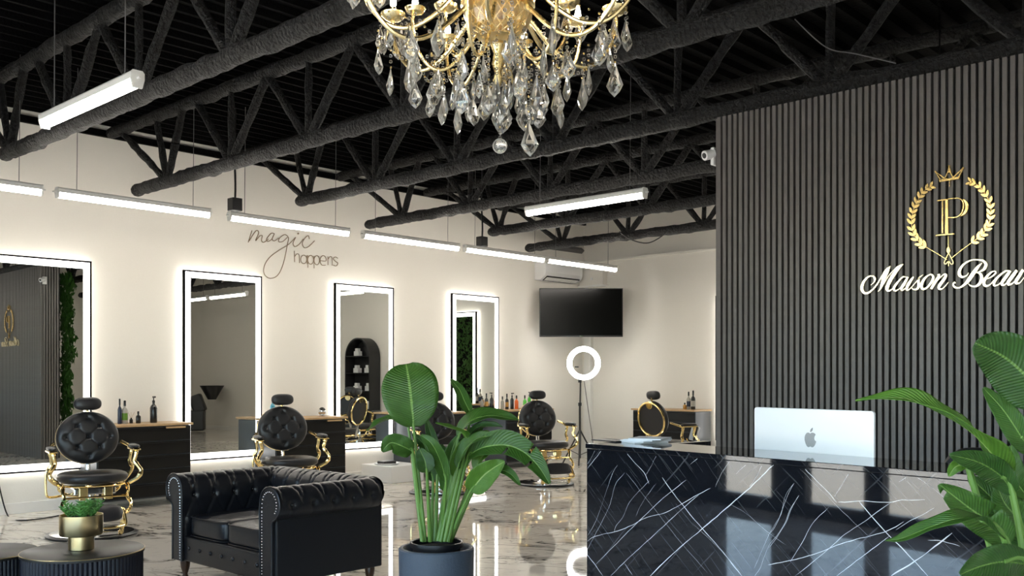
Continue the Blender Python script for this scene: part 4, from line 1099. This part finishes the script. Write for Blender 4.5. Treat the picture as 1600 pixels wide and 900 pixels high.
# fruit-shaped emblem with a bite and a leaf
ap = [(0, .030), (.008, .034), (.018, .033), (.026, .027), (.0215, .019), (.020, .010), (.0225, .002), (.029, -.003), (.024, -.016), (.016, -.026), (.009, -.028), (0, -.025), (-.008, -.028), (-.016, -.025), (-.024, -.012), (-.028, .004), (-.026, .020), (-.018, .031), (-.009, .033)]
ap = cr(ap, 4, closed=True)
zc = .382
MB().prism([(a, b) for a, b in ap], lambda a, b, d: (a*.92, d, zc+b*.92), -.0075, -.0058).build('emblem', M['alulogo'], ic, smooth=False)
lf = cr([(0, .036), (.002, .046), (.012, .055), (.011, .045), (.006, .038)], 4, closed=True)
MB().prism(lf, lambda a, b, d: (a*.92, d, zc+b*.92), -.0075, -.0058).build('emblem', M['alulogo'], ic, smooth=False)
# dish and papers on the ledge
p = on_z(1005, 691, DH); t = thing('paper_stack', 'white leaflets fanned on the left end of the marble ledge', 'leaflets', (p.x, p.y, DH), ang)
for i in range(4): MB().box((.01*i, .004*i, .003+.0055*i), (.15, .17, .005), rz=.25*i-.3).build('sheet', M['paper'], t, smooth=False)
p = on_z(955, 689, DH); t = thing('card_tray', 'flat black tray at the far left corner of the marble ledge', 'tray', (p.x, p.y, DH), ang)
MB().box((0, 0, .003), (.16, .10, .006)).build('tray', M['black'], t, smooth=False, bevel=.002)
# office chair behind the desk
p = at(1494, 720, 4.1); t = thing('office_chair', 'black office chair whose rounded back shows above the right end of the desk', 'office chair', (p.x, p.y+.05, 0), ang)
MB().tube([(.2*math.cos(2*PI*k/5)*q, .2*math.sin(2*PI*k/5)*q, .05) for k in range(5) for q in (0, 1.4, 0)], .018, 6).build('base', M['black'], t)
MB().tube([(0, 0, .05), (0, 0, .46)], .025, 10).build('gas_post', M['chrome'], t)
MB().lathe([(.20, .46), (.24, .48), (.24, .53), (.20, .55)], 32).build('seat', M['vinyl'], t)
bk = rr_(.20, .62, 1.075, .15, 8); MB().prism(bk, lambda a, b, d: (a, d, b), .20, .25).build('backrest', M['vinyl'], t, bevel=.015)
MB().tube([(0, .0, .47), (0, .24, .50), (0, .26, .70)], .018, 8).build('back_bracket', M['black'], t)

# ================================================================ LOGO ON THE SLATS
lg = thing('laurel_emblem', 'gold wall emblem of a crowned letter P inside laurel branches', 'emblem', (8.29, PY, 2.3))
LO = Vector((8.29, PY, 2.3))
def lgp(sx, sy, scl, ox, oy):
    def f(a, b, d): p = on_y(ox+a/scl, oy+b/scl, PY); return (p.x-LO.x, -d, p.z-LO.z)
    return f
fE = lgp(0, 0, 5.455, 1400, 255)
def ribbon(mb, pts, f, d0=.004, d1=.016, k=6, wmul=1.):
    c = cr(pts, k); n = len(c); Lf = []; Rt = []
    for i in range(n):
        a, b, w = c[i]; j0, j1 = max(0, i-1), min(n-1, i+1); tx, ty = c[j1][0]-c[j0][0], c[j1][1]-c[j0][1]; ln = math.hypot(tx, ty) or 1
        w = max(w, 1.5)*wmul/2; Lf.append((a-ty/ln*w, b+tx/ln*w)); Rt.append((a+ty/ln*w, b-tx/ln*w))
    vs = []; 
    for (l, r) in zip(Lf, Rt): vs += [f(*l, d1), f(*r, d1), f(*r, d0), f(*l, d0)]
    fs = []
    for i in range(n-1):
        o = i*4
        for e in range(4): fs.append((o+e, o+(e+1) % 4, o+4+(e+1) % 4, o+4+e))
    fs += [(3, 2, 1, 0), ((n-1)*4, (n-1)*4+1, (n-1)*4+2, (n-1)*4+3)]
    mb.add(vs, fs)
# letter P
mb = MB()
for poly in ([(430, 318), (452, 318), (455, 603), (428, 603)], [(402, 322), (410, 322), (412, 600), (400, 600)], [(358, 322), (455, 305), (455, 315), (362, 330)], [(350, 614), (505, 600), (506, 610), (350, 624)]):
    mb.prism(poly, fE, .004, .022)
ribbon(mb, [(440, 312, 9), (510, 303, 7), (550, 305, 7), (578, 330, 8), (585, 370, 9), (570, 425, 9), (530, 462, 8), (455, 468, 9)], fE, .004, .022)
mb.prism(cr([(575, 312), (600, 318), (622, 345), (626, 385), (605, 430), (560, 458), (590, 420), (602, 375), (596, 340)], 4, closed=True), fE, .004, .022)
mb.build('letter', M['goldsign'], lg, smooth=False)
# crown
mb = MB()
mb.prism([(372, 140), (380, 165), (545, 138), (548, 118), (460, 132)], fE, .004, .018)
for a, b in (((345, 78), (385, 145)), ((345, 78), (425, 135)), ((460, 60), (425, 132)), ((462, 60), (492, 126)), ((582, 45), (492, 128)), ((580, 45), (543, 125))):
    ribbon(mb, [(*a, 7), ((a[0]+b[0])/2, (a[1]+b[1])/2, 9), (*b, 10)], fE, .004, .018)
mb.prism([(448, 70), (462, 25), (476, 68), (462, 92)], fE, .004, .020)
for c in ((345, 76), (462, 28), (582, 46)):
    mb.prism([(c[0]+8*math.cos(2*PI*k/10), c[1]+8*math.sin(2*PI*k/10)) for k in range(10)], fE, .004, .020)
mb.build('crown', M['goldsign'], lg, smooth=False)
# pendant below the letter
mb = MB()
ribbon(mb, [(452, 620, 3), (453, 700, 6), (454, 740, 8)], fE); ribbon(mb, [(464, 150, 3), (464, 205, 3)], fE)
mb.prism(cr([(454, 715), (470, 745), (455, 775), (438, 745)], 4, closed=True), fE, .004, .018)
ribbon(mb, [(455, 770, 6), (420, 845, 7), (432, 862, 7), (456, 838, 6), (478, 862, 7), (494, 845, 7), (457, 770, 6)], fE)
ribbon(mb, [(456, 835, 8), (456, 880, 5)], fE)
mb.build('pendant', M['goldsign'], lg, smooth=False)
# laurel branches: stem and leaves
def laurel(stem, lens, flip):
    c = cr([(x, y, 4) for x, y in stem], 8); mb = MB(); ribbon(mb, [(x, y, 4.5) for x, y in stem], fE, .004, .012)
    st = mb.build('branch', M['goldsign'], lg, smooth=False)
    N = 14; al = [0]
    for i in range(1, len(c)): al.append(al[-1]+math.hypot(c[i][0]-c[i-1][0], c[i][1]-c[i-1][1]))
    for i in range(N):
        t = .24+.76*i/(N-1); k = min([q for q in range(len(c)) if al[q] >= t*al[-1]-1e-6][0], len(c)-2); x, y, _ = c[k]; tx, ty = c[k+1][0]-c[max(0, k-1)][0], c[k+1][1]-c[max(0, k-1)][1]
        a0 = math.atan2(ty, tx)
        for sd in (-1, 1):
            a = a0+sd*.62; Ln = 72-16*t; w = 14-3*t
            pts = []
            for q in range(9): s = q/8; pts.append((s*Ln, w*math.sin(PI*s)**.8))
            for q in range(7, 0, -1): s = q/8; pts.append((s*Ln, -w*math.sin(PI*s)**.8))
            poly = [(x+px_*math.cos(a)-py_*math.sin(a), y+px_*math.sin(a)+py_*math.cos(a)) for px_, py_ in pts]
            MB().prism(poly, fE, .006, .015).build('laurel_leaf', M['goldsign'], st, smooth=False)
laurel([(440, 825), (350, 768), (285, 730), (200, 670), (152, 590), (138, 500), (152, 410), (195, 310), (245, 240), (300, 205)], 0, 0)
laurel([(480, 810), (565, 742), (650, 680), (740, 610), (798, 520), (812, 430), (808, 350), (770, 270), (710, 195), (645, 165)], 0, 1)
# script lettering
sg = thing('gold_lettering', 'gold script lettering reading Maison Beau on the slats under the emblem', 'lettering', (8.29, PY, 2.3))
f1 = lgp(0, 0, 11.43, 1340, 395); f2 = lgp(0, 0, 12.31, 1470, 395)
T1 = [
 [[(255,580,10),(310,530,20),(325,460,40),(280,420,22),(200,440,30),(120,540,45),(95,650,55),(150,725,40),(240,700,30),(350,590,24),(450,430,26),(530,310,36),(610,240,8)],
  [(600,250,14),(535,370,60),(475,500,62),(430,640,30),(385,695,8)], [(385,695,10),(460,600,14),(560,440,14),(640,340,14),(720,260,12),(800,225,30),(835,212,8)],
  [(810,225,24),(730,300,60),(640,430,65),(570,560,62),(545,650,55),(580,685,30),(650,640,16),(720,560,12)]],
 [[(900,440,12),(830,435,24),(760,500,28),(690,590,40),(665,650,42),(700,680,25),(770,640,14),(850,530,14),(920,435,20)], [(920,435,30),(850,560,50),(800,640,45),(820,675,22),(880,630,12)]],
 [[(1020,430,25),(950,530,50),(900,620,50),(905,670,30),(960,640,14),(1050,540,14),(1130,440,14)]],
 [[(1185,400,8),(1120,450,25),(1105,510,45),(1110,590,50),(1080,650,35),(1010,655,20),(985,620,10)]],
 [[(1290,400,20),(1210,470,40),(1160,580,50),(1180,650,40),(1250,630,30),(1330,540,40),(1370,450,45),(1340,395,28),(1290,400,20)]],
 [[(1440,400,12),(1480,400,30),(1420,500,50),(1330,650,40)], [(1370,600,10),(1470,470,16),(1560,390,24),(1595,405,44),(1560,480,50),(1480,590,52),(1475,645,40),(1540,640,18),(1640,530,10)]]]
T2 = [
 [[(810,205,10),(740,270,50),(650,390,75),(560,520,70),(480,610,45),(380,675,25),(300,670,35),(255,620,30),(280,575,25),(305,590,15)],
  [(550,385,8),(520,440,20),(430,470,40),(375,420,60),(390,320,50),(470,220,35),(600,150,25),(720,140,25),(830,160,40),(885,230,60),(850,320,50),(760,370,20),(690,385,8)],
  [(700,385,12),(780,410,45),(805,490,60),(770,590,55),(690,650,35),(600,640,25),(550,600,10)]],
 [[(900,510,12),(990,470,22),(1070,400,30),(1060,360,22),(990,380,30),(890,480,50),(845,580,55),(880,640,45),(960,620,20),(1040,530,12)]],
 [[(1340,350,20),(1260,360,30),(1150,440,35),(1060,540,50),(1040,620,45),(1080,635,25),(1160,590,16),(1290,440,14),(1350,350,20)], [(1355,350,50),(1270,470,60),(1200,570,55),(1200,620,45),(1260,610,20),(1350,510,12)]],
 [[(1480,340,50),(1400,450,65),(1320,560,60),(1320,615,45),(1400,590,20),(1500,470,16),(1590,330,25)], [(1600,330,50),(1540,430,60),(1470,540,60),(1470,590,45),(1540,580,20),(1620,480,12)]]]
for T_, f in ((T1, f1), (T2, f2)):
    for letter in T_:
        mb = MB()
        for i, s in enumerate(letter): ribbon(mb, s, f, .004, .018+.0004*i, k=7)
        mb.build('letter', M['signwhite'], sg, smooth=False)

# ================================================================ WIRE SCRIPT SIGN ON THE MIRROR WALL
LO2 = on_x(455, 385, 0.0); ws = thing('wire_wall_sign', 'thin bronze wire wall sign reading magic happens above the second mirror', 'sign', LO2)
def wp(a, b): p = on_x(370+a/7.5, 320+b/7.5, .02)-LO2; return tuple(p)
def wire(pts, nm='letter', r=.0052, k=6, smooth=True):
    P = [wp(*q) for q in (cr(pts, k) if smooth else pts)]; return MB().tube(P, r, 6).build(nm, M['signwire'], ws)
wire([(135,440),(178,302),(142,425),(190,350),(232,302),(256,328),(222,420),(268,368),(298,362),(290,420),(318,440),(372,402)])
wire([(440,338),(402,336),(352,395),(360,430),(408,404),(440,340),(415,400),(440,424),(492,390)])
wire([(600,372),(560,350),(502,390),(492,432),(540,430),(604,380),(590,480),(545,690),(480,825),(390,862),(322,812),(322,720),(382,620),(500,530),(600,470),(690,382)])
wire([(690,382),(660,450),(682,490),(732,462),(780,400)]); MB().sphere(wp(720, 338), .012, 8, 6).build('letter', M['signwire'], ws)
wire([(850,402),(838,362),(800,390),(768,450),(790,502),(842,490),(912,422)])
def circ(cx_, cy_, rx, ry): return [(cx_+rx*math.cos(2*PI*k/16), cy_+ry*math.sin(2*PI*k/16)) for k in range(17)]
def word(strokes):
    mb = MB()
    for s in strokes: mb.tube([wp(*q) for q in s], .005, 6)
    mb.build('letter', M['signwire'], ws)
word([[(675,540),(678,672)], cr([(677,610),(702,578),(730,590),(735,682)], 5)])
word([circ(785,640,36,50), [(822,592),(824,694)]])
word([[(832,594),(833,738)], circ(866,645,34,52)])
word([[(905,600),(906,745)], circ(938,650,32,54)])
word([cr([(978,655),(1044,658),(1038,612),(1008,596),(980,625),(978,670),(998,706),(1040,708)], 5)])
word([[(1068,606),(1068,706)], cr([(1068,640),(1092,608),(1114,622),(1118,712)], 5)])
word([cr([(1184,628),(1155,612),(1130,632),(1155,662),(1184,685),(1165,716),(1128,706)], 5)])

# ================================================================ TV, RING LIGHT, AIR CONDITIONER
p = at(908, 488.5, 15.3); t = thing('television', 'black flat television mounted across the far corner', 'television', p, math.atan2(HS, HC)+.02)
MB().box((0, 0, 0), (1.34, .035, .78)).build('casing', M['black'], t, smooth=False, bevel=.006)
MB().box((0, -.019, .006), (1.31, .003, .74)).build('screen', M['screen'], t, smooth=False)
MB().box((0, -.022, -.378), (.06, .006, .012)).build('badge', M['chrome'], t, smooth=False)
MB().box((0, .03, 0), (.3, .03, .3)).tube([(0, .03, 0), (-.12, .35, 0), (.03, .70, 0), (.03, 1.12, 0)], .03, 8).build('wall_mount', M['black'], t, smooth=False)
p = at(912, 567.5, 15.0); g0 = Vector((p.x, p.y, 0)); t = thing('ring_light', 'glowing white ring light on a black tripod below the television', 'lamp', g0, math.atan2(HS, HC))
zr = p.z
MB().tube([(.225*math.cos(2*PI*k/48), 0, zr+.225*math.sin(2*PI*k/48)) for k in range(48)], .042, 10, closed=True).build('ring', M['ring'], t)
MB().tube([(.225*math.cos(2*PI*k/48), .03, zr+.225*math.sin(2*PI*k/48)) for k in range(48)], .030, 8, closed=True).build('ring_back', M['white'], t)
MB().tube([(-.05, 0, zr-.26), (-.06, 0, .80)], .012, 8).build('upper_pole', M['black'], t)
MB().tube([(-.06, 0, .95), (-.06, 0, .10)], .017, 8).build('lower_pole', M['black'], t)
MB().box((-.06, 0, .95), (.05, .05, .05)).build('clamp', M['black'], t, smooth=False)
MB().box((-.06, 0, zr-.28), (.05, .05, .05)).build('swivel', M['black'], t, smooth=False)
MB().box((-.11, .0, zr-.06), (.06, .02, .02)).build('phone_clip', M['black'], t, smooth=False)
for k in range(3):
    a = 2*PI*k/3+.4; MB().tube([(-.06, 0, .55), (-.06+.32*math.cos(a), .32*math.sin(a), .012)], .012, 6).build('leg', M['black'], t)
    MB().tube([(-.06, 0, .15), (-.06+.19*math.cos(a), .19*math.sin(a), .22)], .006, 5).build('brace', M['black'], t)
pts = [at(913, 596, 15.0), at(919, 640, 15.1), at(925, 680, 15.2), at(928, 706, 15.2)]
tag(MB().tube(cr([tuple(q) for q in pts], 6), .006, 5).build('power_cable', M['greycable']), 'thin grey cable falling beside the ring light tripod', 'cable')

a0 = on_x(822, 430, 0); a1 = on_x(905, 430, 0)
t = thing('air_conditioner', 'white wall air conditioner under the trusses near the far corner', 'air conditioner', (0, (a0.y+a1.y)/2, 2.95))
wA = .95
MB().prism([(0, 0), (.12, 0), (.22, .06), (.24, .12), (.24, .30), (.20, .33), (0, .33)], lambda a, b, d: (a, d, b), -wA/2, wA/2).build('casing', M['plastic_white'], t, smooth=False, bevel=.01)
MB().prism([(.118, -.004), (.128, -.008), (.225, .052), (.222, .062)], lambda a, b, d: (a, d, b), -wA/2+.06, wA/2-.06).build('vent_slot', M['black'], t, smooth=False)
for i in range(5): MB().prism([(.14+.015*i, -.004+.009*i), (.148+.015*i, -.004+.009*i), (.148+.015*i, .01+.009*i), (.14+.015*i, .01+.009*i)], lambda a, b, d: (a, d, b), -wA/2+.07, wA/2-.07).build('louvre', M['white'], t, smooth=False)
b0 = on_y(905, 430, Y1-.075)
t = thing('junction_box', 'pale electrical box high in the far corner above the television', 'electrical box', (.30, Y1-.13, 2.93))
MB().box((0, 0, .16), (.50, .12, .34)).build('casing', M['wall'], t, smooth=False, bevel=.005)
MB().box((.02, -.065, .10), (.04, .01, .04)).build('indicator', M['plastic_white'], t, smooth=False)
MB().box((0, -.005, -.02), (.56, .14, .03)).build('flange', M['white'], t, smooth=False)
t = tag(MB().bb(.10, .24, Y1-.13, Y1-.05, .11, 2.9).build('pipe_cover', M['white'], smooth=False, bevel=.01), 'white vertical pipe cover running down the far corner behind the television', 'pipe cover')
# black bracket and drooping cable at the far truss
t = tag(MB().tube([on_y(848, 383, 10.7), on_y(909, 392, 12.3)], .05, 4).build('duct_bracket', M['black'], smooth=False), 'black bar angled under the farthest truss above the air conditioner', 'bracket')
pts = [on_y(968, 362, 10.6), on_y(985, 374, 10.6), on_y(1010, 380, 10.6), on_y(1030, 372, 10.6), on_y(1046, 358, 10.6)]
tag(MB().tube(cr([tuple(q) for q in pts], 6), .008, 5).build('drooping_cable', M['cable']), 'black cable drooping below the farthest truss', 'cable')
# camera on the partition edge
p = on_y(1113, 249, PY+.1); t = thing('security_camera', 'small white security camera at the upper left edge of the slatted partition', 'camera', (PX0-.025, PY+.1, p.z))
MB().box((-.015, -.06, 0), (.03, .07, .13)).build('mount', M['plastic_white'], t, smooth=False, bevel=.008)
MB().tube([(-.02, -.07, .02), (-.05, -.14, .0)], .036, 14).build('camera_body', M['plastic_white'], t)
MB().tube([(-.05, -.14, .0), (-.052, -.145, -.002)], .02, 12).build('lens', M['black'], t)
# rod above the partition and cable on the truss
p = on_y(1471, 60, PY+.1); tag(MB().tube([(p.x, PY+.07, 3.2), (p.x, PY+.07, ZC-.03)], .006, 6).build('hanger_rod', M['chrome']), 'thin bright rod rising from the slatted partition to the deck', 'rod')
pts = [on_y(1242, 30, 6.0), on_y(1275, 62, 6.0), on_y(1300, 78, 6.0), on_y(1335, 84, 6.0), on_y(1400, 99, 6.0)]
tag(MB().tube(cr([tuple(q) for q in pts], 6), .004, 5).build('loose_cable', M['greycable']), 'pale loose cable strung over the truss above the partition', 'cable')

# low white step box with a tray in front of the third mirror
pa = on_z(600, 752, 0); t = thing('step_box', 'low white box on the floor under the third mirror', 'box', (.42, pa.y+.15, 0))
MB().box((0, 0, .11), (.62, .56, .22)).build('box', M['white'], t, smooth=False, bevel=.008)
t2 = thing('bowl_tray', 'white tray with black contents on the low white box', 'tray', (.42, pa.y+.05, .22))
MB().lathe([(.15, 0), (.17, .02), (.165, .022), (.14, .006)], 24).build('tray', M['plastic_white'], t2)
MB().box((0, 0, .03), (.16, .20, .04)).build('contents', M['black'], t2, smooth=False, bevel=.01)
# small white card on the back cabinet side and cape over chair arm
t = thing('salon_cape', 'folded white and pink cloth hanging at the arm of the farthest chair', 'cloth', at(1085, 677, 12.3))
MB().box((0, 0, 0), (.11, .04, .20), R=Matrix.Rotation(.3, 3, 'Y') @ Matrix.Rotation(.7, 3, 'Z')).build('cloth', M['paper'], t, bevel=.02)
MB().box((.03, -.02, 0), (.025, .05, .19), R=Matrix.Rotation(.3, 3, 'Y') @ Matrix.Rotation(.7, 3, 'Z')).build('black_band', M['black'], t, bevel=.01)
# cable on the floor left
pts = [on_x(0, 780, .03), on_z(12, 805, .01), on_z(35, 813, .008), on_z(90, 806, .008), on_z(115, 798, .008), on_x(132, 790, .05)]
pts[0] = Vector((.05, on_x(-3, 770, .05).y, .35))
tag(MB().tube(cr([tuple(q) for q in pts], 8), .007, 6).build('floor_cable', M['cable']), 'black cable lying on the floor below the first mirror', 'cable')

# ================================================================ WHAT THE MIRRORS SHOW BEHIND THE PARTITION
t = thing('arched_shelf', 'black arched display shelf on the back wall, seen in the third mirror', 'shelf', (6.0, Y1-.07, 0))
w = .42; H = 2.2
arch = [(-w, 0), (w, 0)]+[(w*math.cos(PI*k/20), H-w+w*math.sin(PI*k/20)) for k in range(21)]
MB().prism(arch, lambda a, b, d: (a, d, b), -.03, .0).build('back_panel', M['black'], t, smooth=False)
ar2 = [(x*.93, z if z < .01 else z-.03) for x, z in arch]
rim = MB(); n = len(arch)
vs = [(a, -.28, b) for a, b in arch]+[(a, -.28, max(b, .0)) for a, b in ar2]+[(a, -.03, b) for a, b in arch]+[(a, -.03, b) for a, b in ar2]
fs = []
for i in range(1, n):
    j = (i+1) % n
    fs += [(i, j, n+j, n+i), (i, 2*n+i, 2*n+j, j), (n+i, n+j, 3*n+j, 3*n+i)]
rim.add(vs, fs).build('side_frame', M['black'], t, smooth=False, normals=False)
for i, z in enumerate((.3, .68, 1.06, 1.44, 1.80)): MB().bb(-w*.93, w*.93, -.28, -.03, z, z+.02).build('shelf', M['black'], t, smooth=False)
for i, (x, z) in enumerate(((-.25, .70), (.22, .70), (-.24, 1.08), (.2, 1.08), (-.22, 1.46), (.2, 1.46), (.18, 1.82))):
    o = thing('white_box', 'small white carton, '+('left' if x < 0 else 'right')+' side of the '+['bottom', 'second', 'third', 'top'][[.70, 1.08, 1.46, 1.82].index(z)]+' filled tier of the arched shelf', 'box', (6.0+x*.9, Y1-.20, z+.002), 0, 'white cartons on the arched shelf')
    MB().box((0, 0, .05), (.16, .10, .10)).build('carton', M['plastic_white'], o, smooth=False)
    MB().box((.01, 0, .13), (.08, .08, .06)).build('lid', M['plastic_white'], o, smooth=False)
t = thing('shampoo_unit', 'black wash unit with basin behind the partition, seen in the second mirror', 'wash unit', (12.1, 11.9, 0), .6)
MB().box((0, 0, .28), (.55, .9, .5)).build('seat_body', M['black'], t, smooth=False, bevel=.03)
MB().box((0, .28, .70), (.5, .3, .45), R=Matrix.Rotation(.35, 3, 'X')).build('backrest', M['black'], t, smooth=False, bevel=.04)
MB().lathe([(.10, .80), (.24, 1.05), (.30, 1.15), (.27, 1.14), (.08, .9)], 20, (0, .62, 0)).build('basin', M['black'], t)
t = thing('metal_stool', 'grey four legged metal stool behind the partition, seen in the second mirror', 'stool', (9.4, 9.1, 0), .4)
MB().box((0, 0, .74), (.32, .32, .03)).build('seat', M['stool'], t, smooth=False, bevel=.01)
for sx in (-1, 1):
    for sy in (-1, 1): MB().tube([(sx*.13, sy*.13, .73), (sx*.20, sy*.20, 0)], .016, 6).build('leg', M['stool'], t)
MB().tube([(.165, .165, .38), (-.165, .165, .38), (-.165, -.165, .38), (.165, -.165, .38)], .01, 6, closed=True).build('foot_ring', M['stool'], t)
